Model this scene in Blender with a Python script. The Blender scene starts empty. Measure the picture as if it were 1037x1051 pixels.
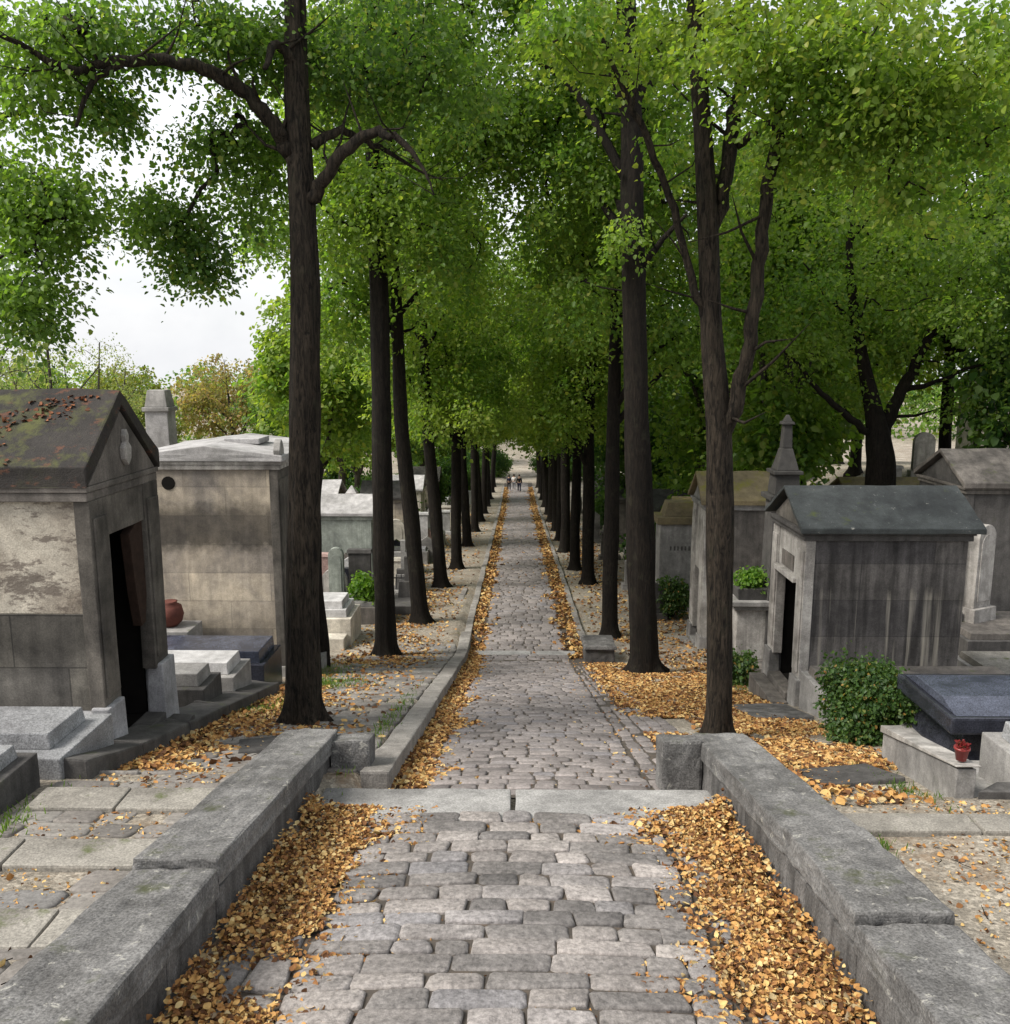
import bpy, bmesh, math, random
import numpy as np
from mathutils import Vector, noise as mnoise
random.seed(7)
R_ = math.radians
scene = bpy.context.scene
COL = scene.collection

# ------------------------------------------------------------------ camera
F, CX, CY, HOR = 900.0, 518.5, 525.5, 370.0
PITCH = math.atan((CY - HOR) / F)
YAW = math.atan(11.5 / F)
cam_d = bpy.data.cameras.new('camera')
cam = bpy.data.objects.new('camera', cam_d)
COL.objects.link(cam)
cam.location = (0, 0, 0)
cam.rotation_euler = (math.pi / 2 - PITCH, 0, YAW)
cam_d.sensor_fit = 'HORIZONTAL'
cam_d.sensor_width = 36
cam_d.lens = 36 * F / 1037.0
cam_d.clip_end = 3000
scene.camera = cam

def pt(px, py, Y):
    """world point of a photo pixel at the measured distance Y along the avenue"""
    a = (px - CX) / F; b = -(py - CY) / F
    c, s = math.cos(PITCH), math.sin(PITCH); sy, cy = math.sin(YAW), math.cos(YAW)
    x = -sy * c + a * cy - b * sy * s
    y = cy * c + a * sy + b * cy * s
    z = -s + b * c
    k = Y / y
    return Vector((x * k, Y, z * k))

# ------------------------------------------------------------------ terrain profile (eye level is z = 0)
PROF = [(-30, -1.2), (0, -3.05), (5.14, -3.94), (7.4, -4.30), (7.95, -4.36), (8.5, -4.46), (8.62, -4.6), (8.9, -4.66), (23.1, -8.21),
        (25.85, -8.43), (40, -9.7), (77, -13.2), (104, -15), (140, -16), (600, -20)]
def R(Y):
    for (a, b), (c, d) in zip(PROF, PROF[1:]):
        if Y <= c:
            return b + (d - b) * (Y - a) / (c - a)
    return PROF[-1][1]
def sstep(a, b, x):
    t = min(1, max(0, (x - a) / (b - a)))
    return t * t * (3 - 2 * t)
def side(x, Y):
    l = 0.25 * (1 - 0.75 * sstep(26, 40, Y)) * (1 - sstep(-2.3, -1.9, x)) if Y < 8.5 else 0.25 * (1 - 0.75 * sstep(26, 40, Y)) * (1 - sstep(-1.62, -1.5, x))
    l += 4.6*sstep(8.5, 18, x)*sstep(27, 38, Y)*(1-0.5*sstep(70, 110, Y))
    return l
def G(x, Y):
    return R(Y) + side(x, Y)

# ------------------------------------------------------------------ materials
def nodes_of(name):
    m = bpy.data.materials.new(name); m.use_nodes = True
    nt = m.node_tree
    b = nt.nodes['Principled BSDF']
    return m, nt, b
def N(nt, t, **kw):
    n = nt.nodes.new(t)
    for k, v in kw.items():
        setattr(n, k, v)
    return n
def L(nt, a, b):
    nt.links.new(a, b)
def ramp(nt, fac, stops, interp='LINEAR'):
    r = N(nt, 'ShaderNodeValToRGB')
    r.color_ramp.interpolation = interp
    e = r.color_ramp.elements
    while len(e) < len(stops): e.new(0.5)
    for el, (p, c) in zip(e, stops):
        el.position = p
        el.color = (*c, 1) if len(c) == 3 else c
    L(nt, fac, r.inputs['Fac'])
    return r.outputs['Color']
def g3(v): return (v, v, v)
def noise(nt, vec, scale, detail=4, rough=0.6, dist=0.0):
    n = N(nt, 'ShaderNodeTexNoise')
    n.inputs['Scale'].default_value = scale; n.inputs['Detail'].default_value = detail
    n.inputs['Roughness'].default_value = rough; n.inputs['Distortion'].default_value = dist
    L(nt, vec, n.inputs['Vector'])
    return n.outputs['Fac']
def mix(nt, fac, a, b, mode='MIX'):
    n = N(nt, 'ShaderNodeMix', data_type='RGBA', blend_type=mode)
    if isinstance(fac, (int, float)): n.inputs[0].default_value = fac
    else: L(nt, fac, n.inputs[0])
    for i, s in ((6, a), (7, b)):
        if isinstance(s, tuple): n.inputs[i].default_value = (*s, 1) if len(s) == 3 else s
        else: L(nt, s, n.inputs[i])
    return n.outputs[2]
def mapping(nt, vec, scale=(1, 1, 1), loc=(0, 0, 0)):
    m = N(nt, 'ShaderNodeMapping')
    m.inputs['Scale'].default_value = scale; m.inputs['Location'].default_value = loc
    L(nt, vec, m.inputs['Vector'])
    return m.outputs['Vector']

def stone(name, base, dark, rough=0.85, stain=0.5, streak=0.0, courses=None, mortar=0.35, moss=0.0, mosscol=(0.07, 0.085, 0.025),
          speck=0.25, bump=0.35, streak_light=None, patch=None, seed=0.0, big=0.9, lichen=0.0, zdark=None, zlight=None):
    m, nt, b = nodes_of(name)
    tc = N(nt, 'ShaderNodeTexCoord').outputs['Object']
    oi = N(nt, 'ShaderNodeObjectInfo')
    vec = mapping(nt, tc, (1, 1, 1), (seed, seed * 1.7, seed * 0.6))
    col = mix(nt, ramp(nt, noise(nt, vec, big, 6, 0.65, 0.4), [(0.5 - stain * 0.3, g3(1)), (0.5 + stain * 0.22, g3(0))]), base, dark)
    mid = ramp(nt, noise(nt, vec, 4.5, 5, 0.7), [(0.3, g3(0.62)), (0.7, g3(1.3))])
    col = mix(nt, 0.75, col, mid, 'MULTIPLY')
    fine = noise(nt, vec, 55, 3, 0.7)
    col = mix(nt, speck, col, ramp(nt, fine, [(0.33, g3(0.2)), (0.66, g3(1.9))]), 'MULTIPLY')
    if patch:
        p = ramp(nt, noise(nt, mapping(nt, vec, (1, 1, 2.2)), patch[1], 8, 0.75, 0.15), [(patch[2], g3(0)), (patch[2] + 0.06, g3(0.85))])
        col = mix(nt, p, col, patch[0])
    if streak:
        s = ramp(nt, noise(nt, mapping(nt, vec, (5.5, 5.5, 0.45)), 1.0, 5, 0.6, 0.3), [(0.38, g3(1)), (0.62, g3(0.28))])
        col = mix(nt, streak, col, s, 'MULTIPLY')
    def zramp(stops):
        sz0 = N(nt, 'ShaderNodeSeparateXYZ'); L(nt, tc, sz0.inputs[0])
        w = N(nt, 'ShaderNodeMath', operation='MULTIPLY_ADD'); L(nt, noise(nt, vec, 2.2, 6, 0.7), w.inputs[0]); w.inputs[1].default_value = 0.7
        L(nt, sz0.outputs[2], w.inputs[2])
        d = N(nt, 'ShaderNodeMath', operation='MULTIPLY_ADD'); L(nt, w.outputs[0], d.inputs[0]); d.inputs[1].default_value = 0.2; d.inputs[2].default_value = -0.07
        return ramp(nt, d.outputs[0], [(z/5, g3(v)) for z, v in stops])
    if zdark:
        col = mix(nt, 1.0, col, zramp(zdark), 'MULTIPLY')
    if streak_light:
        s = ramp(nt, noise(nt, mapping(nt, vec, (6, 6, 0.16), (3, 1, 0)), 1.0, 4, 0.65), [(0.54, g3(0)), (0.68, g3(0.9))])
        if zlight: s = mix(nt, 1.0, s, zramp(zlight), 'MULTIPLY')
        col = mix(nt, s, col, streak_light)
    h = fine
    if courses:
        sx = N(nt, 'ShaderNodeSeparateXYZ'); L(nt, tc, sx.inputs[0])
        ad = N(nt, 'ShaderNodeMath', operation='ADD'); L(nt, sx.outputs[0], ad.inputs[0]); L(nt, sx.outputs[1], ad.inputs[1])
        cb = N(nt, 'ShaderNodeCombineXYZ'); L(nt, ad.outputs[0], cb.inputs[0]); L(nt, sx.outputs[2], cb.inputs[1])
        br = N(nt, 'ShaderNodeTexBrick')
        br.inputs['Scale'].default_value = 1; br.inputs['Brick Width'].default_value = courses[0]; br.inputs['Row Height'].default_value = courses[1]
        br.inputs['Mortar Size'].default_value = 0.011; br.inputs['Mortar Smooth'].default_value = 0.4
        br.inputs['Color1'].default_value = (1.12, 1.1, 1.06, 1); br.inputs['Color2'].default_value = (0.58, 0.58, 0.61, 1); br.inputs['Mortar'].default_value = (mortar, mortar, mortar, 1)
        L(nt, cb.outputs[0], br.inputs['Vector'])
        col = mix(nt, 0.85, col, br.outputs['Color'], 'MULTIPLY')
    if moss:
        ge = N(nt, 'ShaderNodeNewGeometry')
        sz = N(nt, 'ShaderNodeSeparateXYZ'); L(nt, ge.outputs['Normal'], sz.inputs[0])
        mf = ramp(nt, noise(nt, vec, 2.3, 7, 0.7), [(0.62 - moss * 0.3, g3(0)), (0.72 - moss * 0.2, g3(1))])
        zf = ramp(nt, sz.outputs[2], [(0.1, g3(0.15)), (0.6, g3(1))])
        col = mix(nt, mix(nt, 1.0, mf, zf, 'MULTIPLY'), col, mosscol)
    if lichen:
        lf = ramp(nt, noise(nt, vec, 9, 6, 0.75, 0.5), [(0.66 - lichen * 0.1, g3(0)), (0.69 - lichen * 0.1, g3(0.75))])
        col = mix(nt, lf, col, (0.36, 0.35, 0.31))
    L(nt, col, b.inputs['Base Color'])
    b.inputs['Roughness'].default_value = rough
    b.inputs['Specular IOR Level'].default_value = 0.3
    bp = N(nt, 'ShaderNodeBump'); bp.inputs['Strength'].default_value = bump; bp.inputs['Distance'].default_value = 0.02
    hh = mix(nt, 0.5, noise(nt, vec, 14, 6, 0.7), h)
    if courses:
        hh = mix(nt, 0.7, hh, br.outputs['Color'], 'MULTIPLY')
    L(nt, hh, bp.inputs['Height']); L(nt, bp.outputs[0], b.inputs['Normal'])
    return m

def island_mat(name, stops, rough=0.8, transl=None, transl_fac=0.35, clump=None, spec=0.25, bump=0, fine=0.0, interp='LINEAR'):
    m, nt, b = nodes_of(name)
    ge = N(nt, 'ShaderNodeNewGeometry')
    col = ramp(nt, ge.outputs['Random Per Island'], stops, interp)
    tc = N(nt, 'ShaderNodeTexCoord').outputs['Object']
    if clump:
        cf = ramp(nt, noise(nt, tc, clump[1], 3, 0.6), [(0.42, g3(0)), (0.66, g3(1))])
        col = mix(nt, cf, col, mix(nt, 0.75, col, clump[0]))
    if fine:
        col = mix(nt, fine, col, ramp(nt, noise(nt, tc, 22, 5, 0.75), [(0.3, g3(0.35)), (0.7, g3(1.6))]), 'MULTIPLY')
        col = mix(nt, fine * 0.8, col, ramp(nt, noise(nt, tc, 1.6, 5, 0.7), [(0.35, g3(0.55)), (0.65, g3(1.3))]), 'MULTIPLY')
    L(nt, col, b.inputs['Base Color'])
    b.inputs['Roughness'].default_value = rough
    b.inputs['Specular IOR Level'].default_value = spec
    if bump:
        bp = N(nt, 'ShaderNodeBump'); bp.inputs['Strength'].default_value = bump; bp.inputs['Distance'].default_value = 0.02
        L(nt, noise(nt, tc, 18, 6, 0.7), bp.inputs['Height']); L(nt, bp.outputs[0], b.inputs['Normal'])
    if transl:
        t = N(nt, 'ShaderNodeBsdfTranslucent')
        L(nt, mix(nt, 1.0, col, transl, 'MULTIPLY'), t.inputs['Color'])
        ms = N(nt, 'ShaderNodeMixShader'); ms.inputs[0].default_value = transl_fac
        out = nt.nodes['Material Output']
        L(nt, b.outputs[0], ms.inputs[1]); L(nt, t.outputs[0], ms.inputs[2]); L(nt, ms.outputs[0], out.inputs['Surface'])
    return m

def plain(name, col, rough=0.6, spec=0.4, var=0.3, scale=6, metal=0.0):
    m, nt, b = nodes_of(name)
    tc = N(nt, 'ShaderNodeTexCoord').outputs['Object']
    c = mix(nt, var, col, ramp(nt, noise(nt, tc, scale, 5, 0.7), [(0.3, g3(0.3)), (0.7, g3(1.6))]), 'MULTIPLY')
    L(nt, c, b.inputs['Base Color'])
    b.inputs['Roughness'].default_value = rough; b.inputs['Specular IOR Level'].default_value = spec; b.inputs['Metallic'].default_value = metal
    return m

def bark_mat(name, a, c):
    m, nt, b = nodes_of(name)
    tc = N(nt, 'ShaderNodeTexCoord').outputs['Object']
    v = mapping(nt, tc, (11, 11, 1.9))
    n1 = noise(nt, v, 2.2, 8, 0.72, 0.8)
    col = ramp(nt, n1, [(0.4, a), (0.62, c)])
    col = mix(nt, 0.5, col, ramp(nt, noise(nt, tc, 1.1, 4, 0.6), [(0.35, g3(0.5)), (0.65, g3(1.35))]), 'MULTIPLY')
    col = mix(nt, ramp(nt, noise(nt, tc, 2.7, 6, 0.7), [(0.56, g3(0)), (0.7, g3(0.5))]), col, (0.035, 0.036, 0.022))
    L(nt, col, b.inputs['Base Color']); b.inputs['Roughness'].default_value = 0.9; b.inputs['Specular IOR Level'].default_value = 0.2
    bp = N(nt, 'ShaderNodeBump'); bp.inputs['Strength'].default_value = 1.0; bp.inputs['Distance'].default_value = 0.06
    L(nt, n1, bp.inputs['Height']); L(nt, bp.outputs[0], b.inputs['Normal'])
    return m

M = {}
M['parapet'] = stone('weathered_granite', (0.2, 0.196, 0.19), (0.062, 0.06, 0.058), stain=0.75, speck=0.6, bump=0.6, streak=0.35, big=1.6, lichen=0.5, seed=2, moss=0.16, mosscol=(0.06, 0.065, 0.035))
M['parapet_dark'] = stone('dark_weathered_granite', (0.15, 0.145, 0.14), (0.06, 0.058, 0.056), stain=0.8, speck=0.5, bump=0.5, streak=0.7, big=1.5, seed=5)
M['sill'] = stone('pale_granite', (0.28, 0.275, 0.265), (0.15, 0.147, 0.142), stain=0.4, speck=0.4, bump=0.3, seed=9)
M['kerb'] = stone('grey_kerb_stone', (0.26, 0.245, 0.225), (0.13, 0.12, 0.11), stain=0.6, speck=0.4, bump=0.5, seed=4)
M['slab'] = stone('worn_paving_stone', (0.26, 0.245, 0.215), (0.125, 0.115, 0.1), stain=0.6, speck=0.4, bump=0.4, moss=0.12, seed=11)
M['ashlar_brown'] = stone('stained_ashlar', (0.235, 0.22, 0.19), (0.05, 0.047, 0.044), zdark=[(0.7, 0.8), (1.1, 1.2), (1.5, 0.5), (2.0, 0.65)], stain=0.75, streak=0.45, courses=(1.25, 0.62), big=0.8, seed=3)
M['plaster'] = stone('peeling_plaster', (0.42, 0.385, 0.32), (0.2, 0.17, 0.135), stain=0.6, patch=((0.11, 0.09, 0.075), 2.2, 0.5), big=1.2, bump=0.6, seed=6)
M['plinth_grey'] = stone('grey_plinth_stone', (0.36, 0.36, 0.37), (0.17, 0.17, 0.175), stain=0.6, streak=0.3, seed=8, moss=0.05)
M['front_dark'] = stone('blackened_stone', (0.16, 0.145, 0.125), (0.035, 0.032, 0.029), stain=0.8, streak=0.5, seed=12, big=1.4)
M['roof_moss'] = stone('mossy_roof_stone', (0.042, 0.037, 0.034), (0.015, 0.014, 0.013), stain=0.7, moss=0.4, mosscol=(0.07, 0.075, 0.025), patch=((0.1, 0.045, 0.028), 3.2, 0.57), seed=13, bump=0.8)
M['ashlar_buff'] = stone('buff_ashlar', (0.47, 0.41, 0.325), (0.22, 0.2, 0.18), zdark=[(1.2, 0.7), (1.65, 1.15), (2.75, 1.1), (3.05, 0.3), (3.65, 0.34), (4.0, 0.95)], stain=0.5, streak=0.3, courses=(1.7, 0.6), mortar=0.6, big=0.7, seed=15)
M['roof_grey'] = stone('grey_roof_stone', (0.40, 0.39, 0.39), (0.21, 0.205, 0.2), stain=0.6, seed=16)
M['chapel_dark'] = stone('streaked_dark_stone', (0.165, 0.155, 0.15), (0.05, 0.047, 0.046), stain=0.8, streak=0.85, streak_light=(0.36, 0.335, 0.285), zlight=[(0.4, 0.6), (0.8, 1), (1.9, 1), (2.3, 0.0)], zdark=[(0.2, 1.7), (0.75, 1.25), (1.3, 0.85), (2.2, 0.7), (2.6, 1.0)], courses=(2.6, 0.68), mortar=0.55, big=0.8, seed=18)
M['chapel_pale'] = stone('pale_stone', (0.46, 0.44, 0.41), (0.2, 0.185, 0.17), stain=0.55, streak=0.5, seed=19)
M['roof_slate'] = stone('slate_grey_roof', (0.06, 0.067, 0.066), (0.026, 0.029, 0.03), stain=0.6, moss=0.05, seed=20, bump=0.3, lichen=0.15)
M['grey'] = stone('grey_tomb_stone', (0.31, 0.30, 0.285), (0.14, 0.135, 0.13), stain=0.6, streak=0.3, seed=22, moss=0.05)
M['brown'] = stone('brown_tomb_stone', (0.18, 0.162, 0.145), (0.06, 0.055, 0.05), stain=0.7, streak=0.5, seed=23, moss=0.08)
M['dark'] = stone('dark_tomb_stone', (0.1, 0.095, 0.09), (0.04, 0.038, 0.037), stain=0.7, streak=0.4, seed=24, moss=0.08)
M['iron_stone'] = stone('blackened_finial_stone', (0.045, 0.043, 0.04), (0.02, 0.019, 0.018), stain=0.6, seed=41)
M['cream'] = stone('cream_tomb_stone', (0.6, 0.56, 0.48), (0.36, 0.33, 0.28), stain=0.5, streak=0.2, seed=25)
M['white'] = stone('white_marble', (0.52, 0.515, 0.51), (0.32, 0.315, 0.31), stain=0.4, streak=0.15, seed=26, rough=0.5)
M['granite_polished'] = stone('polished_grey_granite', (0.23, 0.235, 0.24), (0.14, 0.14, 0.145), stain=0.4, speck=0.6, bump=0.06, rough=0.32, seed=27)
M['granite_blue'] = stone('polished_blue_granite', (0.055, 0.062, 0.085), (0.03, 0.034, 0.048), stain=0.3, speck=0.7, bump=0.05, rough=0.25, seed=28)
M['granite_black'] = stone('polished_black_granite', (0.03, 0.032, 0.042), (0.018, 0.019, 0.024), stain=0.3, speck=0.6, bump=0.04, rough=0.2, seed=29)
M['ochre_moss'] = stone('mossy_ochre_roof', (0.2, 0.16, 0.09), (0.1, 0.085, 0.055), stain=0.6, moss=0.4, mosscol=(0.16, 0.15, 0.03), seed=30)
M['orange_tile'] = stone('orange_roof_tile', (0.5, 0.19, 0.075), (0.33, 0.12, 0.05), stain=0.5, courses=(0.25, 0.3), seed=31)
M['greenish'] = stone('grey_green_stone', (0.33, 0.36, 0.32), (0.18, 0.2, 0.18), stain=0.5, streak=0.4, seed=32)
M['pink'] = stone('pink_granite', (0.42, 0.29, 0.26), (0.28, 0.19, 0.17), stain=0.4, speck=0.6, seed=33, rough=0.5)
M['void'] = plain('dark_interior', (0.012, 0.011, 0.01), 0.95, 0.05)  # near-black colour standing in for the shade inside the chapels
M['rust'] = plain('rusted_iron', (0.03, 0.018, 0.013), 0.9, 0.2, 0.6, 9)
M['iron'] = plain('black_iron', (0.02, 0.02, 0.021), 0.6, 0.4)
M['bronze'] = plain('dark_bronze', (0.02, 0.022, 0.019), 0.6, 0.4, 0.5, 5)
M['terracotta'] = plain('terracotta', (0.11, 0.035, 0.025), 0.75, 0.3, 0.4, 5)
M['redpot'] = plain('red_glazed_pot', (0.2, 0.022, 0.02), 0.4, 0.5, 0.3)
M['soil'] = plain('potting_soil', (0.05, 0.035, 0.025), 0.95, 0.1, 0.6, 20)
M['skin'] = plain('skin', (0.45, 0.28, 0.2), 0.6, 0.3, 0.1)
M['hair'] = plain('dark_hair', (0.03, 0.022, 0.016), 0.7, 0.3, 0.3)
M['navy'] = plain('navy_cloth', (0.02, 0.025, 0.05), 0.9, 0.1, 0.3)
M['blackcloth'] = plain('black_cloth', (0.018, 0.018, 0.02), 0.9, 0.1, 0.3)
M['greycloth'] = plain('grey_cloth', (0.2, 0.2, 0.21), 0.9, 0.1, 0.3)
M['whitecloth'] = plain('white_cloth', (0.65, 0.64, 0.62), 0.9, 0.1, 0.2)
M['bark_dark'] = bark_mat('dark_bark', (0.005, 0.004, 0.003), (0.019, 0.0145, 0.0105))
M['bark_brown'] = bark_mat('brown_bark', (0.006, 0.0048, 0.0036), (0.05, 0.039, 0.028))
M['bark_grey'] = bark_mat('grey_bark', (0.025, 0.022, 0.018), (0.09, 0.08, 0.065))
M['cobble'] = island_mat('granite_cobbles', [(0, (0.13, 0.122, 0.118)), (0.25, (0.19, 0.177, 0.168)), (0.5, (0.24, 0.22, 0.207)), (0.75, (0.29, 0.265, 0.247)), (0.9, (0.21, 0.202, 0.205)), (1, (0.34, 0.31, 0.29))], 0.72, bump=1.0, fine=0.85, spec=0.3)
M['cobble_far'] = island_mat('worn_cobbles', [(0, (0.15, 0.135, 0.13)), (0.4, (0.2, 0.18, 0.172)), (0.75, (0.245, 0.22, 0.21)), (1, (0.18, 0.17, 0.175))], 0.8, bump=0.5, fine=0.6, spec=0.3)
M['cobble_side'] = island_mat('side_paving', [(0, (0.13, 0.12, 0.11)), (0.4, (0.185, 0.17, 0.155)), (0.8, (0.235, 0.22, 0.2)), (1, (0.165, 0.16, 0.155))], 0.85, bump=0.5, fine=0.6, spec=0.3)
M['fallen'] = island_mat('dry_leaves', [(0, (0.06, 0.032, 0.018)), (0.16, (0.13, 0.062, 0.03)), (0.34, (0.27, 0.13, 0.05)), (0.52, (0.42, 0.22, 0.075)), (0.7, (0.52, 0.31, 0.11)), (0.84, (0.58, 0.4, 0.16)), (0.93, (0.62, 0.48, 0.23)), (1, (0.22, 0.17, 0.11))], 0.8, transl=(1, 0.85, 0.6), transl_fac=0.12, spec=0.15, fine=0.35)
M['fallen_dull'] = island_mat('rotting_leaves', [(0, (0.05, 0.025, 0.015)), (0.5, (0.13, 0.05, 0.025)), (1, (0.22, 0.09, 0.04))], 0.85)
def leafm(name, stops, clump, tr=(2.0, 2.1, 0.9), tf=0.52):
    return island_mat(name, stops, 0.5, transl=tr, transl_fac=tf, clump=clump, spec=0.35)
M['leaf_mid'] = leafm('avenue_leaves', [(0, (0.038, 0.085, 0.02)), (0.5, (0.072, 0.142, 0.03)), (0.85, (0.115, 0.19, 0.04)), (1, (0.21, 0.225, 0.055))], ((0.14, 0.225, 0.04), 0.45))
M['leaf_fresh'] = leafm('fresh_avenue_leaves', [(0, (0.055, 0.115, 0.02)), (0.5, (0.095, 0.175, 0.03)), (0.85, (0.14, 0.22, 0.04)), (1, (0.23, 0.245, 0.055))], ((0.17, 0.24, 0.045), 0.45), tf=0.56)
M['leaf_bright'] = leafm('light_green_leaves', [(0, (0.07, 0.14, 0.022)), (0.5, (0.115, 0.205, 0.032)), (0.85, (0.165, 0.25, 0.042)), (1, (0.26, 0.27, 0.06))], ((0.22, 0.27, 0.05), 0.5))
M['leaf_dark'] = leafm('dark_green_leaves', [(0, (0.024, 0.065, 0.018)), (0.5, (0.042, 0.1, 0.026)), (0.9, (0.07, 0.14, 0.034)), (1, (0.12, 0.16, 0.035))], ((0.09, 0.14, 0.03), 0.4))
M['leaf_olive'] = leafm('yellowing_leaves', [(0, (0.055, 0.095, 0.018)), (0.5, (0.095, 0.14, 0.026)), (0.85, (0.15, 0.18, 0.035)), (1, (0.26, 0.19, 0.05))], ((0.21, 0.2, 0.05), 0.35))
M['leaf_russet'] = leafm('russet_leaves', [(0, (0.15, 0.15, 0.06)), (0.5, (0.24, 0.19, 0.09)), (1, (0.34, 0.21, 0.12))], ((0.16, 0.2, 0.06), 0.6))
M['leaf_pale'] = leafm('pale_grey_green_leaves', [(0, (0.1, 0.14, 0.06)), (0.6, (0.16, 0.2, 0.09)), (1, (0.26, 0.24, 0.12))], ((0.2, 0.24, 0.1), 0.5))
M['leaf_hedge'] = leafm('hedge_leaves', [(0, (0.02, 0.05, 0.012)), (0.55, (0.04, 0.085, 0.018)), (0.9, (0.07, 0.12, 0.025)), (0.96, (0.12, 0.15, 0.03)), (1, (0.4, 0.2, 0.06))], ((0.06, 0.11, 0.02), 1.2), tf=0.3)
M['leaf_plant'] = leafm('fresh_plant_leaves', [(0, (0.05, 0.12, 0.015)), (0.6, (0.1, 0.2, 0.025)), (1, (0.2, 0.3, 0.05))], ((0.12, 0.2, 0.03), 2))

M['leaf_red'] = leafm('red_flowers', [(0, (0.12, 0.01, 0.012)), (0.6, (0.3, 0.03, 0.03)), (1, (0.04, 0.08, 0.02))], ((0.2, 0.02, 0.02), 3), tr=(1, 1, 1))
# ground
def ground_mat():
    m, nt, b = nodes_of('earth_and_gravel')
    tc = N(nt, 'ShaderNodeTexCoord').outputs['Object']
    c = ramp(nt, noise(nt, tc, 0.55, 6, 0.65, 0.5), [(0.3, (0.17, 0.145, 0.115)), (0.5, (0.27, 0.24, 0.195)), (0.7, (0.37, 0.335, 0.28))])
    c = mix(nt, 0.8, c, ramp(nt, noise(nt, tc, 38, 4, 0.8), [(0.3, g3(0.35)), (0.7, g3(1.5))]), 'MULTIPLY')
    vo = N(nt, 'ShaderNodeTexVoronoi'); vo.inputs['Scale'].default_value = 26; L(nt, tc, vo.inputs['Vector'])
    sv = N(nt, 'ShaderNodeSeparateXYZ'); L(nt, vo.outputs['Color'], sv.inputs[0])
    c = mix(nt, 0.55, c, ramp(nt, sv.outputs[0], [(0, g3(0.45)), (0.6, g3(1.0)), (1, g3(1.8))]), 'MULTIPLY')
    c = mix(nt, ramp(nt, noise(nt, mapping(nt, tc, (1, 1, 1), (4, 4, 0)), 1.3, 7, 0.75), [(0.52, g3(0)), (0.64, g3(0.6))]), c, (0.2, 0.13, 0.075))
    c = mix(nt, ramp(nt, noise(nt, mapping(nt, tc, (1, 1, 1), (9, 2, 0)), 0.8, 6, 0.7), [(0.62, g3(0)), (0.7, g3(0.7))]), c, (0.09, 0.1, 0.035))
    L(nt, c, b.inputs['Base Color']); b.inputs['Roughness'].default_value = 0.95; b.inputs['Specular IOR Level'].default_value = 0.15
    bp = N(nt, 'ShaderNodeBump'); bp.inputs['Strength'].default_value = 0.7; bp.inputs['Distance'].default_value = 0.03
    L(nt, noise(nt, tc, 30, 6, 0.75), bp.inputs['Height']); L(nt, bp.outputs[0], b.inputs['Normal'])
    return m
M['ground'] = ground_mat()
def joint_mat():
    m, nt, b = nodes_of('joint_earth')
    tc = N(nt, 'ShaderNodeTexCoord').outputs['Object']
    c = ramp(nt, noise(nt, tc, 7, 8, 0.8), [(0.3, (0.03, 0.027, 0.023)), (0.5, (0.06, 0.05, 0.04)), (0.72, (0.12, 0.085, 0.056))])
    L(nt, c, b.inputs['Base Color']); b.inputs['Roughness'].default_value = 0.95
    return m
M['joint'] = joint_mat()

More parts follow.
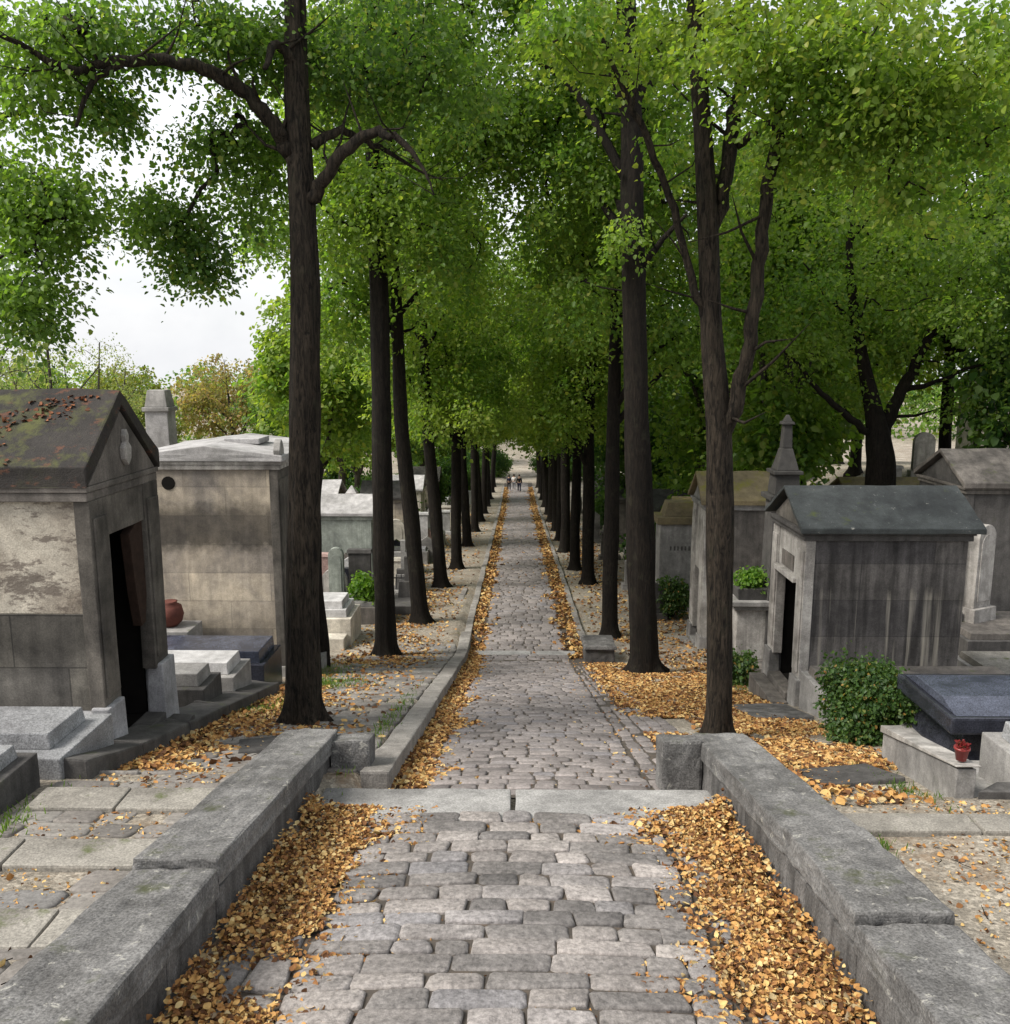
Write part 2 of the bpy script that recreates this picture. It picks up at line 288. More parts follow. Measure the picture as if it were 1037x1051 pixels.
# ------------------------------------------------------------------ mesh helpers
class MB:
    def __init__(s): s.v = []; s.f = []
    def hexa(s, p):
        n = len(s.v); s.v += [tuple(q) for q in p]
        s.f += [(n, n+3, n+2, n+1), (n+4, n+5, n+6, n+7), (n, n+1, n+5, n+4), (n+1, n+2, n+6, n+5), (n+2, n+3, n+7, n+6), (n+3, n, n+4, n+7)]
        return s
    def box(s, x0, x1, y0, y1, z0, z1, tx=0, ty=0):
        return s.hexa([(x0, y0, z0), (x1, y0, z0), (x1, y1, z0), (x0, y1, z0), (x0+tx, y0+ty, z1), (x1-tx, y0+ty, z1), (x1-tx, y1-ty, z1), (x0+tx, y1-ty, z1)])
    def prism(s, poly, axis, lo, hi):
        n = len(s.v); k = len(poly)
        for t in (lo, hi):
            for a, b in poly:
                s.v.append((t, a, b) if axis == 'x' else ((a, t, b) if axis == 'y' else (a, b, t)))
        s.f.append(tuple(range(n, n+k))); s.f.append(tuple(range(n+2*k-1, n+k-1, -1)))
        for i in range(k):
            j = (i+1) % k
            s.f.append((n+i, n+k+i, n+k+j, n+j))
        return s
    def tube(s, pts, rad, seg=8, cap=True, wob=0.0, ridge=0.0, r0=0.0):
        pts = [Vector(p) for p in pts]; n0 = len(s.v)
        up = Vector((0.13, 0.99, 0.05))
        for i, p in enumerate(pts):
            d = (pts[min(i+1, len(pts)-1)] - pts[max(i-1, 0)])
            if d.length < 1e-6: d = Vector((0, 0, 1))
            d.normalize()
            a = d.cross(up)
            if a.length < 1e-3: a = d.cross(Vector((1, 0, 0)))
            a.normalize(); b = d.cross(a)
            for k in range(seg):
                t = 2*math.pi*k/seg
                r = rad[i]
                if wob: r *= 1 + wob*mnoise.noise(Vector((math.cos(t)*1.5, math.sin(t)*1.5, p.z*0.8 + p.x)))
                if ridge:
                    r *= 1 + ridge*mnoise.noise(Vector((math.cos(t)*4.5, math.sin(t)*4.5, p.z*0.55)))
                    r += max(0, min(rad[i]-r0, 1.0))*0.9*math.sin(t*5+1.3*math.sin(t*2)+r0*40) if r0 < 5 else 0
                q = p + (a*math.cos(t) + b*math.sin(t))*r
                s.v.append(tuple(q))
        for i in range(len(pts)-1):
            for k in range(seg):
                j = (k+1) % seg
                s.f.append((n0+i*seg+k, n0+i*seg+j, n0+(i+1)*seg+j, n0+(i+1)*seg+k))
        if cap:
            s.f.append(tuple(range(n0+seg-1, n0-1, -1))); e = n0+(len(pts)-1)*seg
            s.f.append(tuple(range(e, e+seg)))
        return s
    def lathe(s, prof, c=(0, 0, 0), seg=20, sq=1.0):
        n0 = len(s.v)
        for r, z in prof:
            for k in range(seg):
                t = 2*math.pi*k/seg
                s.v.append((c[0]+r*math.cos(t), c[1]+r*math.sin(t)*sq, c[2]+z))
        for i in range(len(prof)-1):
            for k in range(seg):
                j = (k+1) % seg
                s.f.append((n0+i*seg+k, n0+i*seg+j, n0+(i+1)*seg+j, n0+(i+1)*seg+k))
        s.f.append(tuple(range(n0+seg-1, n0-1, -1))); e = n0+(len(prof)-1)*seg
        s.f.append(tuple(range(e, e+seg)))
        return s
    def build(s, name, mat, parent=None, bevel=0.0, rough=0.0, cuts=0, smooth=False, nscale=2.5, loc=None):
        me = bpy.data.meshes.new(name)
        me.from_pydata(s.v, [], s.f)
        bm = bmesh.new(); bm.from_mesh(me)
        bmesh.ops.recalc_face_normals(bm, faces=bm.faces[:])
        if bevel:
            bmesh.ops.bevel(bm, geom=bm.edges[:], offset=bevel, segments=2, affect='EDGES', clamp_overlap=True, profile=0.6)
        if cuts:
            bmesh.ops.triangulate(bm, faces=[f for f in bm.faces if len(f.verts) > 4])
            bmesh.ops.subdivide_edges(bm, edges=[e for e in bm.edges if e.calc_length() > 0.08], cuts=cuts, use_grid_fill=True)
        if rough:
            bm.normal_update()
            off = Vector((random.random()*50, random.random()*50, random.random()*50))
            for v in bm.verts:
                n = mnoise.noise(v.co*nscale + off)*0.65 + mnoise.noise(v.co*nscale*3.3 + off)*0.35
                v.co += v.normal*n*rough
        bm.to_mesh(me); bm.free()
        if smooth:
            for p in me.polygons: p.use_smooth = True
        me.materials.append(mat)
        o = bpy.data.objects.new(name, me); COL.objects.link(o)
        if parent is not None: o.parent = parent
        if loc is not None: o.location = loc
        return o

def tag(o, label, cat, group=None, kind=None):
    o['label'] = label; o['category'] = cat
    if group: o['group'] = group
    if kind: o['kind'] = kind
    return o
def thing(name, label, cat, loc, rz=0.0, group=None):
    o = bpy.data.objects.new(name, None); COL.objects.link(o)
    o.empty_display_size = 0.3
    o.location = loc; o.rotation_euler = (0, 0, rz)
    return tag(o, label, cat, group)
def np_mesh(name, verts, faces, mat, smooth=False):
    me = bpy.data.meshes.new(name)
    nv = len(verts); nf = len(faces); k = faces.shape[1]
    me.vertices.add(nv); me.loops.add(nf*k); me.polygons.add(nf)
    me.vertices.foreach_set('co', verts.astype(np.float32).ravel())
    me.loops.foreach_set('vertex_index', faces.astype(np.int32).ravel())
    me.polygons.foreach_set('loop_start', np.arange(0, nf*k, k, dtype=np.int32))
    me.polygons.foreach_set('loop_total', np.full(nf, k, dtype=np.int32))
    if smooth: me.polygons.foreach_set('use_smooth', np.ones(nf, dtype=bool))
    me.update(calc_edges=True); me.materials.append(mat)
    return me
def link(name, me, parent=None):
    o = bpy.data.objects.new(name, me); COL.objects.link(o)
    if parent is not None: o.parent = parent
    return o

def leaf_geo(pos, nrm, drc, size, rng, wid=0.36, fold=0.12):
    """one small folded leaf blade (two quads) per point"""
    n = len(pos)
    d = drc/np.linalg.norm(drc, axis=1, keepdims=True)
    w = np.cross(nrm, d); w /= np.linalg.norm(w, axis=1, keepdims=True)+1e-9
    u = np.cross(d, w)
    s = size[:, None]
    wv = w*s*wid; f = u*s*fold
    dr = -u*s*rng.uniform(0.0, 0.25, (n, 1))
    P = [pos, pos+d*s*0.3+wv+f, pos+d*s*0.72+wv*0.8+f*0.7+dr*0.5, pos+d*s+dr, pos+d*s*0.72-wv*0.8+f*0.7+dr*0.5, pos+d*s*0.3-wv+f]
    V = np.stack(P, 1).reshape(-1, 3)
    b = np.arange(n)[:, None]*6
    Fc = np.concatenate([b+np.array([[0, 1, 2, 3]]), b+np.array([[0, 3, 4, 5]])], 0)
    return V, Fc

def spray_leaves(cent, rad, per, size, rng, axis=None, droop=0.55, upw=0.8, flat=0.3):
    """drooping flattened sprays of leaves round each twig end"""
    n = len(cent)
    c = np.repeat(cent, per, 0); r = np.repeat(rad, per)
    a = rng.uniform(0, 2*np.pi, n*per); q = np.sqrt(rng.uniform(0.02, 1, n*per))
    asp = np.repeat(rng.uniform(0.55, 1.0, n), per); an = np.repeat(rng.uniform(0, 6.28, n), per)
    ex = np.cos(a)*q; ey = np.sin(a)*q*asp
    rx = ex*np.cos(an)-ey*np.sin(an); ry = ex*np.sin(an)+ey*np.cos(an)
    tilt = np.repeat(rng.normal(0, 0.3, (n, 2)), per, 0)
    out = np.stack([rx, ry, np.zeros_like(rx)], 1)
    z = -droop*q*q + rng.normal(0, flat, n*per) + tilt[:, 0]*rx + tilt[:, 1]*ry
    pos = c + np.stack([rx, ry, z], 1)*r[:, None]
    nrm = np.array([0, 0, 1.0])*upw + out*0.45 + rng.normal(0, 0.45, (n*per, 3))
    drc = out*0.8 + rng.normal(0, 0.5, (n*per, 3)) + np.array([0, 0, -0.45])
    sz = size*rng.uniform(0.45, 1.35, n*per)
    return leaf_geo(pos, nrm, drc, sz, rng)

def crown_centres(ells, rng, gap=0.12, nsc=0.35, shell=0.5):
    out = []
    off = Vector(rng.uniform(0, 80, 3))
    for (cx, cy, cz, rx, ry, rz, n) in ells:
        k = 0; tries = 0
        while k < n and tries < n*8:
            tries += 1
            v = rng.normal(0, 1, 3); v /= np.linalg.norm(v)
            q = rng.uniform(0.05, 1)**shell
            p = np.array([cx+v[0]*rx*q, cy+v[1]*ry*q, cz+v[2]*rz*q])
            if mnoise.noise(Vector(p)*nsc+off) + rng.normal(0, 0.12) < -gap: continue
            out.append(p); k += 1
    return np.array(out)

def smooth_path(pts, n=4):
    """Catmull-Rom through (x,y,z,r)"""
    P = [np.array(p, float) for p in pts]
    if len(P) < 3: return P
    Q = [2*P[0]-P[1]] + P + [2*P[-1]-P[-2]]
    out = []
    for i in range(1, len(Q)-2):
        a, b, c, d = Q[i-1:i+3]
        for t in np.linspace(0, 1, n, endpoint=False):
            out.append(0.5*((2*b)+(-a+c)*t+(2*a-5*b+4*c-d)*t*t+(-a+3*b-3*c+d)*t**3))
    out.append(P[-1])
    for o in out: o[3] = max(o[3], 0.006)
    return out

def tree(name, label, cat, loc, trunk, limbs, ells, seed, bark, leaf, size=0.17, per=44, rad=(0.55, 0.95), group=None, gap=0.12,
         auto=10, limb_z=None, twig=0.016, twigs=True, nsc=0.35, seg=14, droop=0.55, shell=0.5, rz=0.0):
    rng = np.random.default_rng(seed)
    root = thing(name, label, cat, loc, rz, group)
    cen = crown_centres(ells, rng, gap, nsc, shell)
    mb = MB()
    tp = smooth_path(trunk, 6)
    r0 = trunk[0][3]
    low = [tp[0]*(1-t)+tp[2]*t for t in np.linspace(0, 1, 9)]
    tq = low + list(tp[3:])
    pts = [p[:3] for p in tq]
    rads = [p[3]*(1+0.5*math.exp(-max(0, p[2])/0.2)) for p in tq]
    mb.tube(pts, rads, seg*2 if seg > 12 else seg, wob=0.13, ridge=0.13, r0=r0)
    nodes = []
    for p in tp:
        if p[2] > tp[-1][2]*0.3: nodes.append(p)
    for l in limbs:
        lp = smooth_path(l, 5)
        for q in range(1, len(lp)-1):
            lp[q][:3] += rng.normal(0, 0.22, 3)*lp[q][3]
        mb.tube([p[:3] for p in lp], [p[3]*(1+0.03*rng.normal()) if 0 < q < len(lp)-1 else p[3] for q, p in enumerate(lp)], max(7, seg-4), wob=0.14, ridge=0.06, r0=9)
        nodes += lp[2:]
        for q in range(3, len(lp), 3):
            p0 = lp[q][:3]; dd = rng.normal(0, 1, 3)*np.array([1, 1, 0.5])+np.array([0, 0, 0.5]); dd /= np.linalg.norm(dd)
            ln = rng.uniform(0.35, 0.9)*(1+lp[q][3]*4); rb = max(0.008, lp[q][3]*0.3)
            p1 = p0+dd*ln*0.5+rng.normal(0, 0.05, 3); p2 = p0+dd*ln+rng.normal(0, 0.1, 3)+np.array([0, 0, 0.08])
            mb.tube([p0, p1, p2], [rb, rb*0.7, 0.003], 5, cap=False)
            nodes += [np.array([*p1, rb]), np.array([*p2, 0.003])]
    if auto and len(cen):
        zt = trunk[-1][2]
        pick = cen[rng.permutation(len(cen))[:auto*4]]
        done = 0
        for c in pick:
            if done >= auto: break
            h = np.hypot(c[0], c[1])
            zb = c[2]-0.75*h-0.4
            base = min((p for p in tp), key=lambda p: abs(p[2]-zb))
            if base[2] < (limb_z if limb_z else trunk[-1][2]*0.35) or h < 1: continue
            b = np.array([*base[:3], base[3]*0.5])
            e = np.array([*c, 0.02])
            m1 = b*0.6+e*0.4; m1[2] += 0.12*h+rng.normal(0, 0.15); m1[:2] += rng.normal(0, 0.2, 2)
            m2 = b*0.25+e*0.75; m2[2] += 0.12*h; m2[3] *= 0.8
            lp = smooth_path([b, m1, m2, e], 4)
            mb.tube([p[:3] for p in lp], [p[3] for p in lp], 6)
            nodes += lp[2:]; done += 1
    if twigs and len(cen) and nodes:
        # grow twigs outwards: every spray joins the nearest wood already there
        A = np.array([n[:3] for n in nodes]); n = len(cen)
        dm = np.linalg.norm(cen[:, None]-A[None], axis=2) + 0.5*np.maximum(0, A[None, :, 2]-cen[:, None, 2])
        par = -1-dm.argmin(1); best = dm.min(1); done = np.zeros(n, bool); order = []
        for _ in range(n):
            i = int(np.where(done, 1e9, best).argmin()); done[i] = True; order.append(i)
            d = np.linalg.norm(cen-cen[i], axis=1)*1.12+0.05
            m = (d < best) & ~done
            best[m] = d[m]; par[m] = i
        load = np.ones(n)
        for i in reversed(order):
            if par[i] >= 0: load[par[i]] += load[i]
        for i in order:
            c = cen[i]; q = cen[par[i]] if par[i] >= 0 else A[-1-par[i]]
            r1 = twig*0.42*load[i]**0.5; r2 = twig*0.42*max(1, load[i]-1)**0.5
            mid = (q+c)/2 + rng.normal(0, 0.07, 3)*np.linalg.norm(q-c) + np.array([0, 0, 0.05*np.linalg.norm(q-c)])
            mb.tube([q, mid, c], [r1, (r1+r2)/2, r2], 5 if load[i] > 6 else 3, cap=False)
    mb.build('trunk', bark, root, smooth=True)
    rr = rng.uniform(rad[0], rad[1], len(cen))
    V, Fc = spray_leaves(cen, rr, per, size, rng, droop=droop)
    link('crown', np_mesh('crown', V, Fc, leaf), root)
    return root

def bush(name, label, cat, loc, ells, seed, leaf, size=0.06, per=40, rad=(0.12, 0.2), group=None, stem=None, parent=None, shell=0.35):
    rng = np.random.default_rng(seed)
    cen = crown_centres(ells, rng, 0.35, 2.0, shell)
    V, Fc = spray_leaves(cen, rng.uniform(rad[0], rad[1], len(cen)), per, size, rng, droop=0.3, upw=0.5, flat=0.45)
    me = np_mesh('foliage', V, Fc, leaf)
    if parent is not None:
        return link('foliage', me, parent)
    root = thing(name, label, cat, loc, 0, group)
    link('foliage', me, root)
    mb = MB()
    for c in cen[::4]:
        mb.tube([(c[0]*0.15, c[1]*0.15, -0.05), (c[0]*0.5, c[1]*0.5, c[2]*0.55), tuple(c)], [0.014, 0.01, 0.004], 4, cap=False)
    mb.build('stem', M['bark_brown'], root)
    return root

# ------------------------------------------------------------------ setting: terrain
def build_ground():
    xs = list(np.concatenate([np.linspace(-260, -40, 14), np.linspace(-36, -12, 14), np.arange(-11, 11.01, 0.25), np.linspace(12, 36, 14), np.linspace(40, 260, 14)]))
    ys = list(np.concatenate([np.arange(-8, 30, 0.3), np.arange(30, 110, 1.5), np.linspace(112, 700, 40)]))
    V = []
    for y in ys:
        for x in xs:
            z = G(x, y)
            if -1.75 < x < 2.1: z -= 0.05
            elif -4.3 < x < 4 and y < 25: z -= 0.012
            z += 0.035*mnoise.noise(Vector((x*0.7, y*0.7, 3))) if abs(x) > 2.1 else 0
            V.append((x, y, z))
    nx = len(xs)
    Fc = [(j*nx+i, j*nx+i+1, (j+1)*nx+i+1, (j+1)*nx+i) for j in range(len(ys)-1) for i in range(nx-1)]
    o = link('ground', np_mesh('ground', np.array(V), np.array(Fc), M['ground'], True))
    o['kind'] = 'structure'
build_ground()

def cobbles(name, x0, x1, y0, y1, row, length, mat, h=0.03, crown=0.03, jit=0.02, seed=1, along=False, zoff=0.0, gapw=0.02, skip=0.0, taper=1.0):
    rng = random.Random(seed)
    V = []; Fc = []
    fx0 = x0 if callable(x0) else (lambda y: x0)
    fx1 = x1 if callable(x1) else (lambda y: x1)
    def stone_at(xa, xb, ya, yb, dz):
        n = len(V)
        ga = gapw*rng.uniform(0.5, 1.3)
        xa += ga; xb -= ga; ya += ga; yb -= ga
        if xb-xa < 0.05 or yb-ya < 0.04: return
        c = min(xb-xa, yb-ya)*rng.uniform(0.1, 0.3)
        xm = (xa+xb)/2
        def ring(ins, z, cc):
            a, b, p, q = xa+ins, xb-ins, ya+ins, yb-ins
            pts = [(a+cc, p), (b-cc, p), (b, p+cc), (b, q-cc), (b-cc, q), (a+cc, q), (a, q-cc), (a, p+cc)]
            return [(x, y, z) for x, y in pts]
        JC = [(rng.uniform(-jit, jit), rng.uniform(-jit, jit)) for _ in range(4)]
        JC = [JC[0], JC[1], JC[1], JC[2], JC[2], JC[3], JC[3], JC[0]]
        J = [(p+rng.uniform(-.003, .003), q+rng.uniform(-.003, .003)) for p, q in JC]
        tx, ty = rng.uniform(-0.018, 0.018), rng.uniform(-0.018, 0.018)
        ins = min(0.028, c*0.6)
        for (ii, z, cc) in ((0, -0.05, c*0.5), (0.0, h*0.35, c*0.6), (ins*0.45, h*0.85, c*0.7), (ins*1.2, h*1.05, c*0.5)):
            for (x, y, zz), (jx, jy) in zip(ring(ii, z, cc), J):
                X, Y = x+jx, y+jy
                t = (X-(fx0(Y)+fx1(Y))/2)
                V.append((X, Y, R(Y)+zoff+dz+zz*rng.uniform(0.75, 1.15)+tx*(x-xm)+ty*(y-(ya+yb)/2)+crown*(1-(t/1.5)**2)))
        for r in range(3):
            for k in range(8):
                j = (k+1) % 8
                Fc.append((n+r*8+k, n+r*8+j, n+(r+1)*8+j, n+(r+1)*8+k))
        m = n+24
        Fc.append((m, m+1, m+2, m+3)); Fc.append((m, m+3, m+4, m+7)); Fc.append((m+4, m+5, m+6, m+7))
    y = y0
    if not along:
        while y < y1-0.05:
            rw = row*rng.uniform(0.85, 1.15)
            x = fx0(y)+rng.uniform(-0.25, 0.0)*length*0.4
            xe = fx1(y)
            while x < xe-0.08:
                w = length*rng.uniform(0.55, 1.4)
                if x+w > xe-0.1: w = max(0.12, xe-x+rng.uniform(-0.03, 0.03))
                if rng.random() >= skip:
                    stone_at(x, x+w, y+rng.uniform(-0.015, 0.015), y+rw+rng.uniform(-0.015, 0.015), rng.uniform(-0.008, 0.008))
                x += w
            y += rw
    else:
        cols = max(1, round((fx1(y0)-fx0(y0))/row))
        for c in range(cols):
            y = y0+rng.uniform(-0.2, 0)
            while y < y1:
                w = length*rng.uniform(0.7, 1.3)
                a = fx0(y)+(fx1(y)-fx0(y))*c/cols; b = fx0(y)+(fx1(y)-fx0(y))*(c+1)/cols
                if rng.random() >= skip: stone_at(a, b, y, y+w, rng.uniform(-0.012, 0.012))
                y += w
    o = link(name, np_mesh(name, np.array(V), np.array(Fc), mat, True))
    o['kind'] = 'structure'
    return o

def strip(name, x0, x1, ys, mat, dz, cr, xc, hw):
    V = []; Fc = []; nx = 15
    for y in ys:
        for x in np.linspace(x0, x1, nx): V.append((x, y, R(y)+dz+max(0, cr*(1-((x-xc)/1.5)**2) if abs(x-xc) < hw else 0)))
    for j in range(len(ys)-1):
        for i in range(nx-1): Fc.append((nx*j+i, nx*j+i+1, nx*j+nx+i+1, nx*j+nx+i))
    o = link(name, np_mesh(name, np.array(V), np.array(Fc), mat)); o['kind'] = 'structure'
    return o
strip('road_bed', -1.72, 2.06, list(np.arange(-2, 7.71, 0.25)), M['joint'], -0.002, 0.05, -0.03, 1.4)
strip('road_bed', -1.45, 2.0, list(np.arange(8.62, 110, 0.7)), M['joint'], 0.006, 0.04, 0.25, 1.25)
cobbles('cobblestone_road', lambda y: -1.40, lambda y: 1.34, 1.5, 7.7, 0.21, 0.47, M['cobble'], h=0.026, crown=0.05, jit=0.02, seed=3, gapw=0.0075, skip=0.0)
cobbles('gutter_paving', -2.0, -1.45, 1.5, 7.62, 0.27, 0.42, M['cobble'], h=0.03, crown=0.0, seed=4, along=True)
cobbles('gutter_paving', 1.40, 2.02, 1.5, 7.62, 0.3, 0.42, M['cobble'], h=0.03, crown=0.0, seed=5, along=True)
cobbles('cobblestone_road', -1.0, lambda y: 1.5, 8.72, 23.7, 0.2, 0.3, M['cobble_far'], h=0.026, crown=0.04, jit=0.012, seed=6, gapw=0.011)
cobbles('gutter_paving', 1.53, lambda y: 2.75-0.06*(y-9) if y < 20 else 2.0, 8.8, 22, 0.25, 0.34, M['cobble_far'], h=0.022, crown=0.0, seed=7, along=True, skip=0.1)
cobbles('gutter_paving', -1.36, -1.02, 8.8, 23.7, 0.34, 0.34, M['cobble_far'], h=0.02, crown=0.0, seed=17, along=True)
cobbles('cobblestone_road', -0.95, 1.45, 24.2, 108, 0.3, 0.4, M['cobble_far'], h=0.024, crown=0.04, jit=0.015, seed=8, gapw=0.014)
cobbles('side_path', -3.9, -1.7, 8.9, 24, 0.3, 0.45, M['cobble_side'], h=0.02, crown=0.0, seed=9, zoff=0.245, gapw=0.013, skip=0.12)
cobbles('side_path', -4.5, -2.72, 2.5, 9.3, 0.34, 0.46, M['cobble_side'], h=0.022, crown=0.0, seed=10, zoff=0.245, gapw=0.016, skip=0.15)

# ------------------------------------------------------------------ parapets, sills, kerbs
def sloped_block(mb, x0, x1, y0, y1, h0, h1, xi=0.0, xj=0.0):
    """block following the slope: heights h above the road; x shifted by xi at y0 and xj at y1"""
    a, b = R(y0), R(y1)
    mb.hexa([(x0+xi, y0, a+h0), (x1+xi, y0, a+h0), (x1+xj, y1, b+h0), (x0+xj, y1, b+h0),
             (x0+xi, y0, a+h1), (x1+xi, y0, a+h1), (x1+xj, y1, b+h1), (x0+xj, y1, b+h1)])
def parapet(sgn, label, cuts):
    loc = Vector((sgn*2.32, 8.9, R(8.9)))
    t = thing('parapet_wall', label, 'parapet wall', loc)
    xi, xo = (2.02, 2.62)
    for i in range(len(cuts)-1):
        y0, y1 = cuts[i], cuts[i+1]
        mb = MB()
        dh = (0.0, -0.03, 0.035, 0.0)[i % 4]
        a, b = sorted((sgn*xi, sgn*xo))
        sloped_block(mb, a, b, y0+0.006, y1-0.006, 0.40+dh, 0.61+dh, 0.012*(i % 2)*sgn, 0)
        mb.v = [tuple(Vector(v)-loc) for v in mb.v]
        mb.build('coping_stone', M['parapet'], t, bevel=0.022, rough=0.034, cuts=10, nscale=4.5)
        mb = MB()
        a, b = sorted((sgn*(xi+0.03), sgn*(xo-0.03)))
        for k in range(3):
            ya = y0+(y1-y0)*k/3; yb = y0+(y1-y0)*(k+1)/3
            sloped_block(mb, a+random.uniform(-.008, .008), b, ya+0.004, yb-0.004, -0.3, 0.395+min(0, dh))
        mb.v = [tuple(Vector(v)-loc) for v in mb.v]
        mb.build('wall_course', M['parapet_dark'], t, bevel=0.015, rough=0.02, cuts=3)
    # end pier turned in towards the path
    mb = MB()
    y0, y1 = 9.0, 9.42
    a, b = sorted((sgn*1.6, sgn*2.04))
    z0, z1 = R(9.1)-0.3, R(9.0)+0.6
    mb.hexa([(a, y0, z0), (b, y0, z0), (b, y1, z0), (a, y1, z0), (a, y0, z1-(0.03 if sgn < 0 else 0)), (b, y0, z1), (b, y1, z1-.1), (a, y1, z1-.11)])
    mb.v = [tuple(Vector(v)-loc) for v in mb.v]
    mb.build('end_pier', M['parapet'], t, bevel=0.03, rough=0.03, cuts=5)
parapet(-1, 'weathered grey granite parapet wall left of the cobbled road, with leaves against its inner face', [9.42, 5.45, 2.9, 0.4][::-1])
parapet(1, 'weathered grey granite parapet wall right of the cobbled road, in front of the black tomb', [9.5, 6.15, 4.75, 2.6, 0.4][::-1])

t = thing('stone_sill', 'pale granite sill of two long stones across the road between the parapet walls', 'sill', (0, 8.0, R(8.0)))
for a, b in ((-1.98, -0.05), (0.0, 2.0)):
    mb = MB()
    mb.hexa([(a, -0.32, -0.25), (b, -0.32, -0.25), (b, 0.5, -0.35), (a, 0.5, -0.35), (a, -0.32, 0.075), (b, -0.32, 0.09 if a < -1 else 0.075), (b, 0.5, -0.02), (a, 0.5, -0.02)])
    mb.build('sill_stone', M['sill'], t, bevel=0.022, rough=0.014, cuts=6)
t = thing('stone_sill', 'thin pale sill across the road where the steep slope eases, beside a dark stone block', 'sill', (0.25, 24.0, R(24.0)))
for a, b in ((-1.45, 0.18), (0.2, 1.45)):
    mb = MB(); mb.box(a, b, -0.2, 0.17, -0.2, 0.06); mb.build('sill_stone', M['sill'], t, bevel=0.015, rough=0.01, cuts=4)

# raised kerb wall left of the lower road
loc = Vector((-1.5, 16.5, R(16.5)))
t = thing('kerb_wall', 'raised kerb of long grey stones along the left edge of the sloping road', 'kerb', loc)
y = 8.75; i = 0
while y < 25.4:
    ln = random.uniform(1.15, 1.75)
    if y+ln > 24.9: ln = 25.75-y
    mb = MB(); dx = random.uniform(-0.012, 0.012)
    sloped_block(mb, -1.66+dx, -1.34+dx, y+0.008, y+ln-0.008, -0.25, 0.285+random.uniform(-0.015, 0.015))
    mb.v = [tuple(Vector(v)-loc) for v in mb.v]
    mb.build('kerb_stone', M['kerb'], t, bevel=0.025, rough=0.025, cuts=4)
    y += ln
t = thing('stone_block', 'dark squared stone block at the right edge of the road beside the tree foot', 'stone block', (2.32, 23.6, R(23.6)))
mb = MB(); mb.box(-0.42, 0.42, -0.5, 0.5, -0.2, 0.42, 0.02, 0.03); mb.build('block', M['dark'], t, bevel=0.04, rough=0.04, cuts=5)
mb = MB(); mb.box(-0.46, 0.46, -0.54, 0.54, 0.425, 0.53, 0.03, 0.03); mb.build('cap', M['parapet_dark'], t, bevel=0.03, rough=0.03, cuts=5)

def kerb_line(x0, x1, y0, y1, h, name='kerb'):
    mb = MB(); y = y0
    while y < y1:
        ln = random.uniform(0.9, 1.5)
        d = random.uniform(-0.02, 0.02)
        sloped_block(mb, x0+d, x1+d, y+0.01, min(y+ln, y1)-0.01, -0.2, h+random.uniform(-0.015, 0.015))
        y += ln
    o = mb.build(name, M['kerb'], None, bevel=0.02)
    o['kind'] = 'structure'
kerb_line(-1.62, -1.4, 26.0, 105, 0.13)
kerb_line(1.95, 2.15, 24.6, 105, 0.1)
kerb_line(-2.15, -1.95, 26.2, 34, 0.2)

# stepped paving left of the parapet, one step on the right
for k, (yy, xa, xb, lab) in enumerate(((7.5, -4.45, -2.66, 'pale worn step of three slabs just below the granite grave, left path'),
                                      (6.3, -4.6, -2.66, 'pale worn step of wide slabs beside the joint of the left parapet coping'),
                                      (5.1, -4.6, -2.66, 'pale worn step nearest the viewer outside the left parapet'))):
    t = thing('stone_step', lab, 'step', ((xa+xb)/2, yy, G(-3.5, yy)), 0, 'steps of the left path')
    x = xa
    while x < xb-0.1:
        w = min(random.uniform(0.6, 1.0), xb-x)
        if xb-x-w < 0.3: w = xb-x
        mb = MB(); mb.box(x-(xa+xb)/2+0.008, x+w-(xa+xb)/2-0.008, -0.2, 0.2, -0.2, 0.075+random.uniform(-.01, .01))
        mb.build('slab', M['slab'], t, bevel=0.02, rough=0.015, cuts=3); x += w
t = thing('stone_step', 'long pale kerb step on the gravel right of the parapet, below the grey tomb', 'step', (4.7, 7.65, R(7.65)))
for a, b in ((-2.0, -0.4), (-0.38, 1.4), (1.42, 3.2)):
    mb = MB(); mb.box(a, b, -0.16, 0.16, -0.2, 0.07); mb.build('slab', M['slab'], t, bevel=0.02, rough=0.015, cuts=3)
for (x, y, w, d, rz, lab, mt) in ((3.95, 9.75, 0.95, 0.8, 0.2, 'dark flat stone slab lying in leaves beside the right parapet end', 'dark'),
                                  (4.45, 14.6, 1.0, 1.5, 0.05, 'dark flat slab on the leaf litter in front of the right chapel door', 'parapet_dark'),
                                  (-3.0, 10.3, 0.9, 0.9, 0.3, 'dark worn slab lying on the left path behind the parapet end', 'dark')):
    mb = MB(); mb.box(-w/2, w/2, -d/2, d/2, -0.1, 0.045)
    o = mb.build('flat_slab', M[mt], None, bevel=0.02, rough=0.02, cuts=4)
    s = (R(y+0.1)-R(y-0.1))/0.2
    o.location = (x, y, G(x, y)+0.01); o.rotation_euler = (math.atan(s), 0, rz)
    tag(o, lab, 'stone slab')

